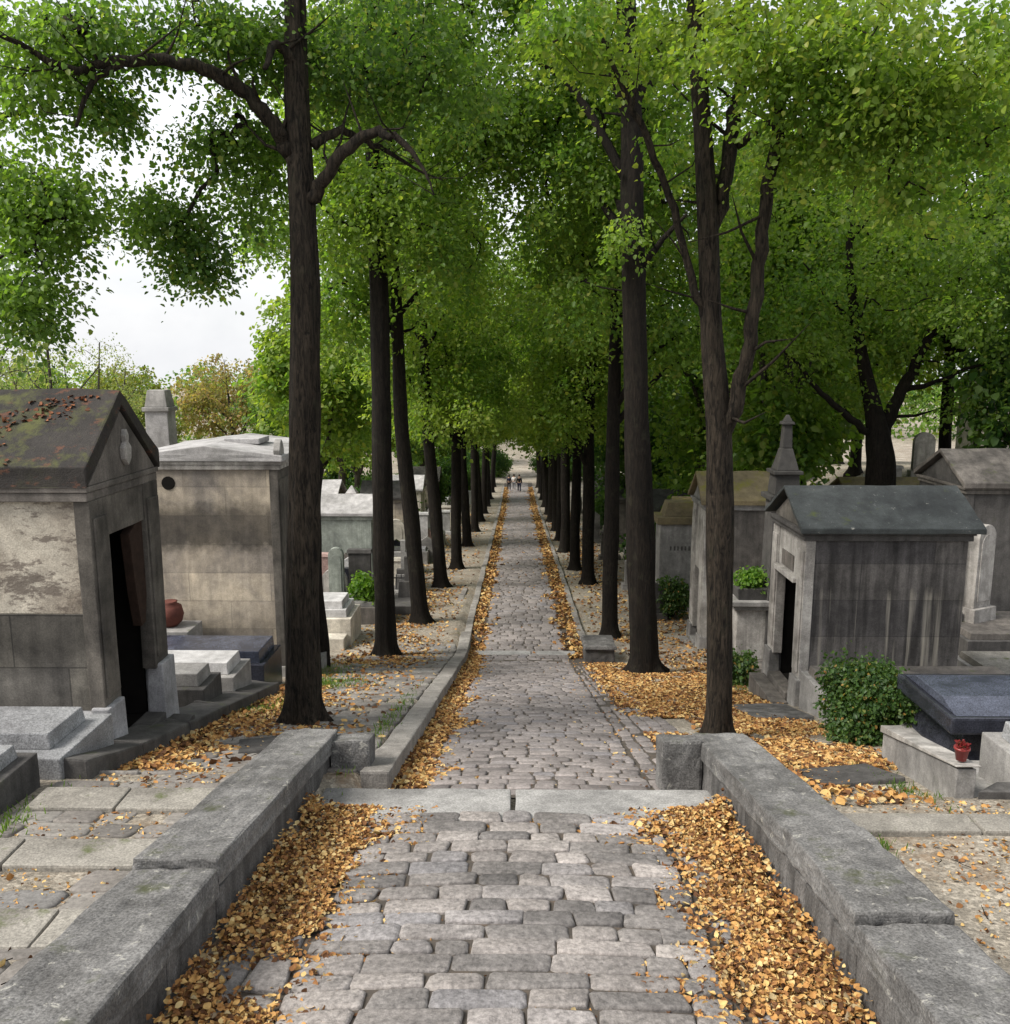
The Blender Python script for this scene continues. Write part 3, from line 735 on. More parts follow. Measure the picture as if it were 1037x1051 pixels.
# ------------------------------------------------------------------ tombs
def chapel(label, x, y0, W, D, zb, hw, rise, sgn, mats, plinth=0.45, door=(0.8, 2.1), slab=0.2, over=0.14, zdrop=0.6, band=None,
           ornament=False, group=None, step=True, name='tomb_chapel', lintel=True, doorfill=None, ridge='x', fover=0.2):
    """front plane at x facing the avenue; sgn=-1 runs to the left, +1 to the right; y0 near side"""
    t = thing(name, label, 'tomb chapel', (x, y0+W/2, zb), 0, group)
    S = lambda a, b: sorted((a*sgn, b*sgn))
    h = W/2; th = 0.24
    wall, plin, front, roof, corn = mats['wall'], mats['plinth'], mats['front'], mats['roof'], mats['cornice']
    # plinth ring
    mb = MB(); a, b = S(0.06, D); mb.box(a, b, -h-0.07, -h+th, -zdrop, plinth, 0, 0)
    mb.box(a, b, h-th, h+0.07, -zdrop, plinth); c, d = S(D-th, D+0.07); mb.box(c, d, -h-0.07, h+0.07, -zdrop, plinth-0.003)
    mb.build('plinth', plin, t, bevel=0.03, rough=0.012, cuts=3)
    top = hw if not band else band
    mb = MB(); a, b = S(0.12, D-0.02)
    mb.box(a, b, -h, -h+th, plinth, top); mb.box(a, b, h-th, h, plinth, top); c, d = S(D-th, D); mb.box(c, d, -h+0.002, h-0.002, plinth, top-0.002)
    mb.build('wall', wall, t, bevel=0.008, rough=0.012, cuts=5, nscale=1.5)
    if band:
        mb = MB(); mb.box(a, b, -h+0.02, -h+th, band, hw); mb.box(a, b, h-th, h-0.02, band, hw); mb.box(c, d, -h+0.022, h-0.022, band, hw-0.002)
        mb.build('upper_wall', mats['band'], t, bevel=0.006, rough=0.03, cuts=6, nscale=3)
    # front: two pilasters with bases, lintel
    dw, dh = door
    for s in (-1, 1):
        ya, yb = sorted((s*dw/2, s*(h+0.03)))
        p = MB(); a2, b2 = S(-0.05, 0.13); p.box(a2, b2, ya, yb, plinth+0.001, hw)
        p.box(*S(-0.075, -0.048), ya+0.05, yb-0.05, plinth+0.15, hw-0.2)
        pl = p.build('pilaster', front, t, bevel=0.012, rough=0.012, cuts=3)
        p = MB(); a2, b2 = S(-0.14, 0.13); ya2, yb2 = sorted((s*(dw/2+0.02), s*(h+0.1))); p.box(a2, b2, ya2, yb2, -zdrop, plinth+0.05, 0.03, 0.03)
        p.build('pilaster_base', mats.get('base', plin), t, bevel=0.02, rough=0.012, cuts=3)
    p = MB(); a2, b2 = S(-0.03, 0.13); p.box(a2, b2, -dw/2+0.001, dw/2-0.001, plinth*0.3+dh, hw-0.003); p.build('lintel', front, t, bevel=0.012, rough=0.012, cuts=2)
    # interior
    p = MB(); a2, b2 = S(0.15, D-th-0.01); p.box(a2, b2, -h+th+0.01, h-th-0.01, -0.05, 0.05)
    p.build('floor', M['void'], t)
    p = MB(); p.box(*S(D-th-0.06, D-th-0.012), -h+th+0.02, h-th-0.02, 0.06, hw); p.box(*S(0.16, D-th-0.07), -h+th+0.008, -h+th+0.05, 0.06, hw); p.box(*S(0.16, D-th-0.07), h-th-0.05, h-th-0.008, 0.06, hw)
    p.build('shade_lining', M['void'], t)  # thin dark panels added to paint the shade behind the doorway
    if doorfill:
        p = MB(); a2, b2 = S(0.06, 0.1); p.box(a2, b2, -dw/2, dw/2, 0.1, plinth*0.3+dh); dd = p.build('door', doorfill, t)
        p = MB()
        for k in range(5):
            yy = -dw/2+dw*(k+0.5)/5; p.box(*S(0.03, 0.06), yy-0.015, yy+0.015, 0.15, plinth*0.3+dh-0.05)
        p.build('grille', M['iron'], dd)
    # cornice
    p = MB(); fo = min(0.14, fover*0.8); a2, b2 = S(-fo*0.7, D+0.06); p.box(a2, b2, -h-0.06, h+0.06, hw, hw+0.10); p.box(*S(-fo, D+0.1), -h-0.08, h+0.08, hw+0.103, hw+0.17)
    p.build('cornice', corn, t, bevel=0.012, rough=0.008, cuts=2)
    z0 = hw+0.173
    ho = h+over
    if ridge == 'x':
        a2, b2 = S(-0.05, D+0.02)
        p = MB(); p.prism([(-h, z0), (h, z0), (0, z0+rise*h/ho)], 'x', a2, b2); p.build('pediment', mats.get('pediment', front), t, bevel=0.008, rough=0.01, cuts=2)
        a2, b2 = S(-fover, D+over)
        sl = slab
        p = MB(); p.prism([(-ho, z0-0.02), (-ho, z0+sl-0.02), (0, z0+rise+sl*0.75), (ho, z0+sl-0.02), (ho, z0-0.02), (0, z0+rise*0.99)], 'x', a2, b2)
        p.build('roof', roof, t, bevel=0.02, rough=0.03, cuts=6, nscale=2)
    else:
        a2, b2 = S(-0.18, D+over); cxm = (a2+b2)/2
        p = MB(); p.prism([(a2, z0), (a2, z0+slab*0.4), (cxm, z0+rise+slab*0.4), (b2, z0+slab*0.4), (b2, z0)], 'y', -ho, ho)
        p.build('roof', roof, t, bevel=0.02, rough=0.02, cuts=4)
    if ornament:
        # carved pendant shield on the pediment
        oc = (-0.06*sgn, 0.0, z0+rise*0.38)
        p = MB(); pts = [(0, 0.24), (0.05, 0.16), (0.03, 0.08), (0.1, 0.02), (0.08, -0.12), (0, -0.2), (-0.08, -0.12), (-0.1, 0.02), (-0.03, 0.08), (-0.05, 0.16)]
        a2, b2 = S(-0.12, -0.05); p.prism([(oc[1]+q, oc[2]+r) for q, r in pts], 'x', a2, b2); p.build('ornament', mats.get('orn', corn), t, bevel=0.015)
    if step:
        p = MB(); a2, b2 = S(-0.45, -0.15); p.box(a2, b2, -dw/2-0.2, dw/2+0.2, -zdrop, 0.02); p.box(*S(-0.148, 0.12), -dw/2, dw/2, -zdrop, 0.13)
        p.build('step', mats.get('step', plin), t, bevel=0.02, rough=0.015, cuts=3)
    return t

# left: first chapel
z_e = pt(98, 501, 9.55).z
zb1 = -4.72
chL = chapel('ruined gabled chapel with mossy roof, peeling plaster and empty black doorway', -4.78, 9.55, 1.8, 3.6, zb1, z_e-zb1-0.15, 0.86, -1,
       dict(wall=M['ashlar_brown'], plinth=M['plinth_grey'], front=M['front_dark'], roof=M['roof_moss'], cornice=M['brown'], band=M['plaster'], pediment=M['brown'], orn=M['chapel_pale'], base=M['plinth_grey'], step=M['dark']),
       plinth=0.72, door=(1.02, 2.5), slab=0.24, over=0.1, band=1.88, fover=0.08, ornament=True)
p = MB(); p.prism([(0.12, 2.35), (0.5, 2.55), (0.5, 1.5), (0.42, 1.15), (0.3, 1.12), (0.26, 1.3), (0.2, 1.6)], 'x', -0.12, 0.0); p.v = [(v[0], v[1], v[2]+0.25) for v in p.v]
p.build('broken_door_panel', M['rust'], chL, bevel=0.01)

# left: second chapel (low gable towards the viewer, ridge along the avenue)
zb2 = G(-5.2, 18)-0.05
x2 = pt(288, 600, 17.6).x
hw2 = pt(285, 481, 17.6).z - zb2 - 0.02
ch2 = chapel('buff ashlar chapel with low pale grey roof, just behind the ruined chapel', x2, 17.6, 3.0, 2.85, zb2, hw2, 0.2, -1,
       dict(wall=M['ashlar_buff'], plinth=M['grey'], front=M['front_dark'], roof=M['roof_grey'], cornice=M['chapel_pale']), plinth=0.35, door=(1.0, 2.3), slab=0.3, over=0.12, zdrop=0.9, ridge='y')
p = MB(); p.prism([(-0.14, 0), (0.14, 0), (0.17, 0.18), (0.09, 0.34), (0, 0.4), (-0.09, 0.34), (-0.17, 0.18)], 'x', 0.0, 0.14)
p.v = [(v[0]-0.0, v[1]-1.45, v[2]+hw2+0.22) for v in p.v]; p.build('acroterion', M['grey'], ch2, bevel=0.02)
p = MB(); p.box(-1.35, -0.6, -0.5, 0.3, hw2+0.42, hw2+0.54); p.build('roof_hatch', M['roof_grey'], ch2, bevel=0.02)
p = MB(); p.lathe([(0.02, 0), (0.14, 0.01), (0.13, 0.03), (0.02, 0.035)], seg=14)
p.v = [(v[0]-2.2, -1.5-v[2]*0.6, v[1]+hw2-0.28) for v in p.v]; p.build('vent', M['void'], ch2)

# right: main chapel
zb3 = -6.32
hw3 = pt(828, 548, 15.45).z - zb3 - 0.0
chR = chapel('dark streaked chapel with slate grey gabled roof and pale door pilasters', 5.24, 15.45, 1.95, 2.85, zb3, hw3-0.12, 0.62, 1,
       dict(wall=M['chapel_dark'], plinth=M['grey'], front=M['chapel_pale'], roof=M['roof_slate'], cornice=M['dark'], pediment=M['front_dark'], base=M['grey'], step=M['brown']),
       plinth=0.5, door=(1.2, 2.15), slab=0.1, over=0.2, zdrop=0.5)
p = MB(); p.prism([(-0.66, 2.28), (0.66, 2.28), (0.66, 2.37), (-0.66, 2.37)], 'x', -0.14, -0.032); p.build('door_hood', M['chapel_pale'], chR, bevel=0.01)
p = MB(); p.box(-0.055, -0.032, -0.35, 0.35, 2.42, 2.72); p.build('name_panel', M['brown'], chR, bevel=0.005)

# right: second chapel behind the first right tree
zb = G(5.4, 25.5)
chapel('narrow tomb chapel with pale front pilasters and ochre mossy roof, behind the forked right tree', 5.45, 24.7, 1.7, 2.2, zb, pt(720, 520, 24.7).z-zb-0.1, 0.75, 1,
       dict(wall=M['brown'], plinth=M['grey'], front=M['chapel_pale'], roof=M['ochre_moss'], cornice=M['grey'], pediment=M['grey']), plinth=0.4, door=(0.7, 2.2), slab=0.14)
# chapel right at frame edge
zb = -7.6
x9 = pt(985, 500, 22.5).x
chapel('blackened chapel with brown weathered gable roof at the right edge, behind the rounded stele', x9, 22.0, 2.6, 4.2, zb, pt(1000, 503, 22.0).z-zb-0.1, 0.75, 1,
       dict(wall=M['dark'], plinth=M['brown'], front=M['dark'], roof=M['brown'], cornice=M['brown'], pediment=M['dark']), plinth=0.4, door=(1.0, 2.2), slab=0.14, zdrop=1.0)

def stele(label, x, y, w, h, mat, zb=None, d=0.22, style='round', base=0.25, group=None, basemat=None, name='headstone', rz=0):
    t = thing(name, label, 'headstone', (x, y, zb if zb is not None else G(x, y)), rz, group)
    p = MB(); p.box(-w/2-0.12, w/2+0.12, -d/2-0.12, d/2+0.12, -0.4, base, 0.02, 0.02); p.build('base', basemat or mat, t, bevel=0.015, rough=0.01, cuts=2)
    poly = [(-w/2, base), (w/2, base)]
    if style == 'round':
        poly += [(w/2*math.cos(a), h-w/2+w/2*math.sin(a)) for a in np.linspace(0, math.pi, 12)]
    elif style == 'gable':
        poly += [(w/2, h-w*0.35), (0, h), (-w/2, h-w*0.35)]
    else:
        poly += [(w/2, h), (-w/2, h)]
    p = MB(); p.prism(poly, 'y', -d/2, d/2); p.build('slab', mat, t, bevel=0.012, rough=0.01, cuts=1)
    if style == 'flat':
        p = MB(); p.box(-w/2-0.06, w/2+0.06, -d/2-0.05, d/2+0.05, h, h+0.12, 0.03, 0.03); p.build('cap', mat, t, bevel=0.01)
    if style in ('round', 'gable'):
        p = MB(); p.prism([(a*0.72, base+0.15+(b-base-0.15)*0.88 if b > base else base+0.15) for a, b in poly], 'y', -d/2-0.025, -d/2+0.001); p.build('panel', mat, t, bevel=0.008)
    return t
def slab_tomb(label, x0, x1, y0, y1, zb, h, mat, boxmat, tiers=1, group=None, slope=0.0, drop=0.5, head=None, inset=0.1, slabh=0.14, name='slab_tomb'):
    cx, cy = (x0+x1)/2, (y0+y1)/2
    t = thing(name, label, 'tomb', (cx, cy, zb), 0, group)
    a, b, c, d = x0-cx, x1-cx, y0-cy, y1-cy
    p = MB(); p.box(a, b, c, d, -drop, h-slabh); p.build('base', boxmat, t, bevel=0.015, rough=0.008, cuts=3)
    z = h-slabh
    for k in range(tiers):
        i = inset*(k+1)
        p = MB(); p.hexa([(a+i, c+i, z), (b-i, c+i, z), (b-i, d-i, z), (a+i, d-i, z), (a+i+.02, c+i+.02, z+slabh+slope), (b-i-.02, c+i+.02, z+slabh), (b-i-.02, d-i-.02, z+slabh), (a+i+.02, d-i-.02, z+slabh+slope)])
        p.build('slab', mat, t, bevel=0.012, rough=0.004, cuts=2); z += slabh
    if head:
        p = MB(); p.box(*head[0], c+0.1, d-0.1, z-0.02, z+head[1]); p.build('headstone', head[2], t, bevel=0.02, rough=0.01, cuts=2)
    return t

# right: details round the main chapel
xr = 11.0
stele('pale stele with rounded top on a sculpted foot, between the two right chapels', pt(1004, 600, 20.5).x, 20.5, 0.62, 2.25, M['chapel_pale'], zb=pt(1004, 632, 20.5).z, d=0.3, rz=0.5)
stele('slim pale slab standing against the back corner of the main right chapel', pt(988, 600, 20.0).x-0.1, 20.4, 0.3, 2.4, M['grey'], zb=pt(995, 640, 20.0).z, style='flat', rz=0.2)
slab_tomb('low dark stone ledge tomb below the rounded stele at the right edge', pt(985, 650, 19.6).x, pt(985, 650, 19.6).x+4.5, 19.2, 21.3, pt(985, 668, 19.6).z, 0.5, M['brown'], M['dark'], drop=0.8)
slab_tomb('broad flat tomb with pale top behind the ledge at the right edge', 9.6, 13.5, 16.2, 18.6, -6.75, 0.5, M['slab'], M['grey'])
t = slab_tomb('large low tomb with flat brownish slab behind the hedge', 5.1, 8.6, 13.3, 15.05, -5.95, 0.62, M['brown'], M['grey'])
# black polished tomb
loc = (6.9, 10.9, R(10.9))
t = thing('polished_tomb', 'polished black granite tomb with chamfered bluish lid, right of the hedge', 'tomb', loc)
p = MB(); p.box(-1.5, 2.0, -0.62, 0.85, -0.5, 0.12); p.build('base', M['grey'], t, bevel=0.02, rough=0.01, cuts=3)
p = MB(); p.box(-1.38, 1.9, -0.5, 0.74, 0.121, 0.62, 0.12, 0.05); p.build('body', M['granite_black'], t, bevel=0.02)
p = MB(); p.hexa([(-1.55, -0.68, 0.62), (2.0, -0.68, 0.62), (2.0, 0.9, 0.62), (-1.55, 0.9, 0.62), (-1.55, -0.68, 0.84), (2.0, -0.68, 0.84), (2.0, 0.9, 0.84), (-1.55, 0.9, 0.84)])
p.build('lid', M['granite_black'], t, bevel=0.03)
p = MB(); p.prism([(-0.62, 0.842), (0.84, 0.842), (0.5, 0.96), (-0.25, 0.96)], 'x', -1.48, 1.95); p.build('lid_ridge', M['granite_blue'], t, bevel=0.015)
# grave enclosure in front of it
loc = Vector((4.75, 9.6, R(9.6)))
t = thing('grave_kerb', 'pale grey stone grave enclosure with sloping top edge, in front of the black tomb', 'grave enclosure', loc)
def enc(mb, x0, x1, ya, yb, zt0, zt1, drop=0.5):
    mb.hexa([(x0, ya, R(ya)-drop), (x1, ya, R(ya)-drop), (x1+.3, yb, R(yb)-drop), (x0+.3, yb, R(yb)-drop), (x0, ya, zt0), (x1, ya, zt0), (x1+.3, yb, zt1), (x0+.3, yb, zt1)])
    mb.v = [tuple(Vector(v)-loc) for v in mb.v]
mb = MB(); enc(mb, 4.52, 4.72, 8.45, 10.9, R(8.45)+0.33, R(10.9)+0.40); mb.build('side_wall', M['grey'], t, bevel=0.012, rough=0.008, cuts=3)
mb = MB(); enc(mb, 4.49, 4.75, 8.42, 10.92, R(8.42)+0.375, R(10.92)+0.45, -0.36); mb.build('coping', M['chapel_pale'], t, bevel=0.012, rough=0.006, cuts=3)
mb = MB(); enc(mb, 4.74, 5.35, 8.42, 8.64, R(8.45)+0.1, R(8.45)+0.1); mb.build('front_wall', M['dark'], t, bevel=0.012)
mb = MB(); enc(mb, 4.76, 5.6, 8.7, 10.25, R(8.7)+0.05, R(10.25)+0.12); mb.build('ledger', M['grey'], t, bevel=0.012)
# flowerpot
fp = pt(979, 790, 8.6)
t = thing('flowerpot', 'small red flowerpot on the front corner of the grave enclosure', 'flowerpot', (4.63, 8.6, R(8.5)+0.37))
MB().lathe([(0.05, 0), (0.07, 0.115), (0.08, 0.12), (0.08, 0.14), (0.068, 0.14), (0.06, 0.12)], seg=18).build('pot', M['redpot'], t, smooth=True)
bush('', '', '', (0, 0, 0), [(0, 0, 0.17, 0.06, 0.06, 0.04, 12)], 5, M['leaf_red'], 0.03, 12, (0.025, 0.04), parent=t)
# grey granite tomb bottom right
slab_tomb('speckled grey granite tomb with stepped sides, lowest at the right edge', 5.35, 8.0, 8.2, 9.55, R(8.7), 0.62, M['granite_polished'], M['grey'], tiers=2, inset=0.14, slabh=0.2)
# hedge and plants right
bush('hedge_shrub', 'clipped dark green hedge shrub with a few yellow leaves, left of the black tomb', 'shrub', (5.15, 12.2, R(12.2)),
     [(0, 0, 0.5, 0.52, 0.62, 0.52, 330), (0.1, 0.2, 0.8, 0.45, 0.45, 0.25, 90), (-0.1, -0.25, 0.25, 0.45, 0.4, 0.28, 100), (0.3, -0.35, 0.75, 0.25, 0.25, 0.25, 30), (-0.3, 0.3, 0.9, 0.22, 0.25, 0.2, 26)], 21, M['leaf_hedge'], 0.058, 40, (0.1, 0.27), shell=0.3)
# pedestal tomb with planter between chapels
q = pt(772, 640, 20.6)
t = thing('pedestal_tomb', 'pale pedestal tomb with moulded top between the two right chapels', 'tomb', (q.x, 20.6, G(q.x, 20.6)))
p = MB(); p.box(-0.62, 0.62, -0.5, 0.5, -0.4, 0.5, 0.05, 0.05); p.build('base', M['brown'], t, bevel=0.02, rough=0.01, cuts=2)
p = MB(); p.box(-0.48, 0.48, -0.4, 0.4, 0.5, 1.75); p.build('pedestal', M['chapel_pale'], t, bevel=0.02, rough=0.01, cuts=2)
p = MB(); p.box(-0.56, 0.56, -0.48, 0.48, 1.75, 1.86); p.box(-0.64, 0.64, -0.56, 0.56, 1.862, 1.98); p.build('cornice', M['grey'], t, bevel=0.015)
t = thing('planter', 'stone planter with bright green plant standing on the pedestal tomb', 'planter', (q.x, 20.6, G(q.x, 20.6)+1.982))
p = MB(); p.box(-0.45, 0.45, -0.38, 0.38, 0, 0.28, -0.04, -0.04); p.build('trough', M['dark'], t, bevel=0.015)
bush('', '', '', (0, 0, 0), [(0, 0, 0.42, 0.5, 0.4, 0.22, 60)], 31, M['leaf_plant'], 0.09, 26, (0.12, 0.18), parent=t)
q = pt(812, 495, 20.0)
t = thing('finial_monument', 'dark tapering stone finial rising behind the slate roof of the main right chapel', 'monument', (q.x, 20.5, G(q.x, 20.5)))
MB().box(-0.38, 0.38, -0.38, 0.38, -0.4, 4.35, 0.06, 0.06).build('pedestal', M['dark'], t, bevel=0.02, rough=0.01, cuts=2)
p = MB(); p.box(-0.42, 0.42, -0.42, 0.42, 4.352, 4.47); p.box(-0.3, 0.3, -0.3, 0.3, 4.472, 4.95, 0.03, 0.03); p.box(-0.34, 0.34, -0.34, 0.34, 4.952, 5.04); p.build('plinth_block', M['iron_stone'], t, bevel=0.02, rough=0.01, cuts=2)
p = MB(); p.box(-0.26, 0.26, -0.26, 0.26, 5.042, 5.55, 0.13, 0.13); p.box(-0.12, 0.12, -0.12, 0.12, 5.552, 6.1, 0.025, 0.025); p.box(-0.15, 0.15, -0.15, 0.15, 6.102, 6.17, 0.02, 0.02); p.box(-0.1, 0.1, -0.1, 0.1, 6.172, 6.32, 0.07, 0.07); p.build('finial', M['iron_stone'], t, bevel=0.02, rough=0.015, cuts=2)
# tomb with worn inscription
q = pt(690, 560, 31)
t = thing('inscribed_tomb', 'tall pale block tomb with worn inscription behind the second right tree', 'tomb', (q.x+0.2, 31, G(q.x, 31)))
p = MB(); p.box(-0.85, 0.85, -0.6, 0.6, -0.4, 0.6, 0.04, 0.04); p.build('base', M['grey'], t, bevel=0.02)
p = MB(); p.box(-0.72, 0.72, -0.5, 0.5, 0.6, 3.2); p.build('block', M['grey'], t, bevel=0.02, rough=0.01, cuts=2)
p = MB(); p.box(-0.85, 0.85, -0.62, 0.62, 3.2, 3.45); p.box(-0.6, 0.6, -0.45, 0.45, 3.453, 3.95, 0.15, 0.1); p.build('cornice', M['ochre_moss'], t, bevel=0.02)
for k, ww in enumerate((0.05, 0.06, 0.04, 0.06, 0.05, 0.06)):
    MB().box(-0.36+k*0.13, -0.36+k*0.13+ww, -0.515, -0.498, 2.25, 2.4).build('letter', M['dark'], t)
bush('shrub', 'dark rounded green shrub at the foot of the inscribed block tomb', 'shrub', (pt(690, 600, 29).x, 29.2, G(5, 29)), [(0, 0, 0.75, 0.6, 0.6, 0.75, 120)], 33, M['leaf_hedge'], 0.1, 30, (0.2, 0.3))
bush('shrub', 'small dark shrub in a grave bed beside the forked right tree', 'shrub', (pt(752, 690, 19).x, 18.6, G(5, 18.6)), [(0, 0, 0.4, 0.4, 0.4, 0.4, 60)], 34, M['leaf_hedge'], 0.08, 30, (0.14, 0.22))
slab_tomb('low brown grave in the leaves beside the forked right tree', 5.1, 6.6, 19.2, 20.0, G(5.5, 19.4), 0.3, M['brown'], M['brown'])

# left graves
loc = Vector((-4.6, 11, G(-4.6, 11)))
t = thing('grave_ledge', 'low dark stone ledge along the left path below the ruined chapel', 'stone ledge', loc)
y = 8.2
while y < 15.0:
    ln = random.uniform(1.2, 1.8); mb = MB()
    a, b = G(-5, y), G(-5, y+ln)
    mb.hexa([(-4.85, y+.01, a-.3), (-4.28, y+.01, a-.3), (-4.28, y+ln-.01, b-.3), (-4.85, y+ln-.01, b-.3), (-4.85, y+.01, a+.24), (-4.3, y+.01, a+.2), (-4.3, y+ln-.01, b+.2), (-4.85, y+ln-.01, b+.24)])
    mb.v = [tuple(Vector(v)-loc) for v in mb.v]
    mb.build('ledge_stone', M['dark'], t, bevel=0.03, rough=0.03, cuts=4); y += ln
slab_tomb('speckled grey granite slab tomb in front of the ruined chapel', -7.2, -4.55, 8.15, 9.3, G(-5, 8.5), 0.46, M['granite_polished'], M['granite_polished'], tiers=1, inset=0.2, slabh=0.17)
slab_tomb('dark grey low tomb cut by the lower left corner, nearest grave on the left', -7.4, -4.65, 6.95, 7.95, G(-5, 7.3), 0.42, M['granite_polished'], M['dark'], tiers=1, inset=0.12)
slab_tomb('dark tomb with grey lid just past the ruined chapel doorway', -7.4, -4.72, 12.55, 13.35, G(-5, 13.1), 0.75, M['grey'], M['dark'], inset=0.12, slabh=0.2)
slab_tomb('grey tomb with white lid, middle of the three left of the first tree', -7.6, -4.68, 13.8, 14.75, G(-5, 14.3), 0.78, M['white'], M['grey'], inset=0.13, slabh=0.2)
slab_tomb('tomb with dark blue polished lid, below the buff ashlar chapel', -7.9, -4.62, 15.3, 16.5, G(-5, 15.8), 0.85, M['granite_blue'], M['granite_black'], inset=0.1, slabh=0.22)
q = pt(171, 638, 16.9)
t = thing('terracotta_pot', 'round terracotta pot against the buff ashlar chapel wall', 'pot', (q.x, 17.1, q.z-0.15))
MB().lathe([(0.13, 0), (0.23, 0.1), (0.27, 0.25), (0.23, 0.42), (0.14, 0.48), (0.16, 0.52), (0.12, 0.52)], seg=20).build('pot', M['terracotta'], t, smooth=True)
MB().box(-0.5, 0.5, -0.4, 0.4, -1.6, 0.0).build('pot_stand', M['grey'], t, bevel=0.02)
q = pt(163, 400, 25)
t = thing('monument', 'pale grey pillar monument with stepped cap rising behind the buff chapel roof', 'monument', (q.x, 25, G(q.x, 25)))
H = q.z-G(q.x, 25)
MB().box(-0.6, 0.6, -0.5, 0.5, -0.4, 1.2, 0.05, 0.05).build('base', M['grey'], t, bevel=0.02)
MB().box(-0.36, 0.36, -0.34, 0.34, 1.2, H-0.6, 0.04, 0.04).build('shaft', M['roof_grey'], t, bevel=0.02, rough=0.01, cuts=2)
p = MB(); p.box(-0.38, 0.38, -0.36, 0.36, H-0.6, H-0.48); p.box(-0.32, 0.32, -0.3, 0.3, H-0.478, H, 0.07, 0.07); p.build('cap', M['grey'], t, bevel=0.02)
# cream tomb between first trees
t = slab_tomb('cream stone tomb with white stepped lid between the first two left trees', -6.6, -4.7, 24.0, 25.6, G(-5, 24.6), 1.05, M['white'], M['cream'], tiers=2, inset=0.14, slabh=0.22, drop=0.7)
MB().box(0.3, 0.85, -1.35, -0.82, -0.6, 0.42).build('foot_block', M['cream'], t, bevel=0.02)

# far tombs on both sides
def chapel_small(label, x, y, W, D, h, rise, sgn, wall, roof, group=None, ridge='x'):
    return chapel(label, x, y, W, D, G(x, y+W/2), h, rise, sgn, dict(wall=wall, plinth=wall, front=wall, roof=roof, cornice=wall), plinth=0.3, door=(0.75, 1.9), slab=0.12, group=group, step=False)
def obelisk(label, x, y, h, mat, w=0.6, group=None):
    t = thing('obelisk', label, 'obelisk', (x, y, G(x, y)), 0, group)
    MB().box(-w*0.8, w*0.8, -w*0.8, w*0.8, -0.4, h*0.25, 0.04, 0.04).build('pedestal', mat, t, bevel=0.02)
    p = MB(); p.box(-w/2, w/2, -w/2, w/2, h*0.25, h*0.92, w*0.14, w*0.14); p.box(-w*0.36, w*0.36, -w*0.36, w*0.36, h*0.92, h, w*0.32, w*0.32); p.build('shaft', mat, t, bevel=0.01)
    return t
def cross_tomb(label, x, y, h, mat, group=None):
    t = thing('cross_tomb', label, 'tomb cross', (x, y, G(x, y)), 0, group)
    MB().box(-0.5, 0.5, -0.9, 0.9, -0.4, 0.4, 0.04, 0.04).build('base', mat, t, bevel=0.02)
    MB().box(-0.3, 0.3, 0.25, 0.75, 0.4, 0.95, 0.03, 0.03).build('pedestal', mat, t, bevel=0.02)
    p = MB(); p.prism([(-0.09, 0.95), (0.09, 0.95), (0.09, h-0.62), (0.36, h-0.62), (0.36, h-0.44), (0.09, h-0.44), (0.09, h), (-0.09, h), (-0.09, h-0.44), (-0.36, h-0.44), (-0.36, h-0.62), (-0.09, h-0.62)], 'y', 0.42, 0.58); p.build('cross', mat, t, bevel=0.01)
    return t
GL, GR = 'tombs left of the avenue', 'tombs right of the avenue'
chapel_small('tomb chapel with bright orange tiled roof between left avenue trunks', -6.3, 37.5, 2.0, 2.4, 2.6, 0.7, -1, M['greenish'], M['orange_tile'], GL)
chapel_small('grey green tomb chapel in front of the orange roofed one', -5.6, 33.0, 1.9, 2.2, 3.0, 0.6, -1, M['greenish'], M['roof_grey'], GL)
chapel_small('wide pale grey roofed chapel left of the second left tree', -9.2, 34.5, 3.0, 2.4, 2.9, 0.6, -1, M['brown'], M['roof_grey'], GL)
chapel_small('pale roofed brown chapel beyond the cream tomb', -8.6, 40.5, 2.6, 2.6, 3.1, 0.8, -1, M['ashlar_buff'], M['roof_grey'], GL)
chapel_small('dark roofed chapel in the far left rows between thin trunks', -6.0, 47, 2.2, 2.4, 2.8, 0.8, -1, M['ashlar_buff'], M['dark'], GL)
chapel_small('cream chapel with grey roof far down the left rows', -6.2, 56, 2.2, 2.4, 2.8, 0.8, -1, M['cream'], M['roof_grey'], GL)
chapel_small('brown chapel farthest visible down the left rows', -6.0, 66, 2.4, 2.4, 3.0, 0.9, -1, M['ashlar_buff'], M['brown'], GL)
stele('narrow pale stele with rounded top left of the green grave plant', pt(345, 570, 28.5).x, 28.5, 0.5, 2.3, M['greenish'], group=GL)
stele('white gabled headstone left of the second left trunk', pt(362, 560, 30).x, 30, 0.8, 1.9, M['white'], style='gable', group=GL)
stele('dark upright headstone beside the narrow pale stele', pt(353, 570, 29).x, 29.3, 0.5, 1.5, M['granite_black'], group=GL)
stele('pink granite headstone glimpsed between tree one and its dark neighbour', pt(338, 560, 31).x, 31, 0.9, 1.7, M['pink'], style='flat', group=GL)
slab_tomb('grey flat tomb with planting on top behind the cream tomb', pt(372, 590, 27.5).x-0.9, pt(372, 590, 27.5).x+0.9, 26.8, 28.2, G(-5.2, 27.5), 0.75, M['grey'], M['brown'], group=GL)
bush('grave_plant', 'bright green leafy plant on a grave left of the second left trunk', 'plant', (pt(374, 585, 27.3).x, 27.4, G(-5.2, 27.5)+0.72), [(0, 0, 0.4, 0.5, 0.4, 0.45, 60)], 41, M['leaf_plant'], 0.13, 28, (0.16, 0.24))
cross_tomb('grey tomb cross between the second and third left trunks', pt(412, 560, 31).x, 31, 2.2, M['grey'], GL)
cross_tomb('dark tomb cross low beside the third left trunk', pt(415, 575, 29).x, 29.2, 1.8, M['dark'], GL)
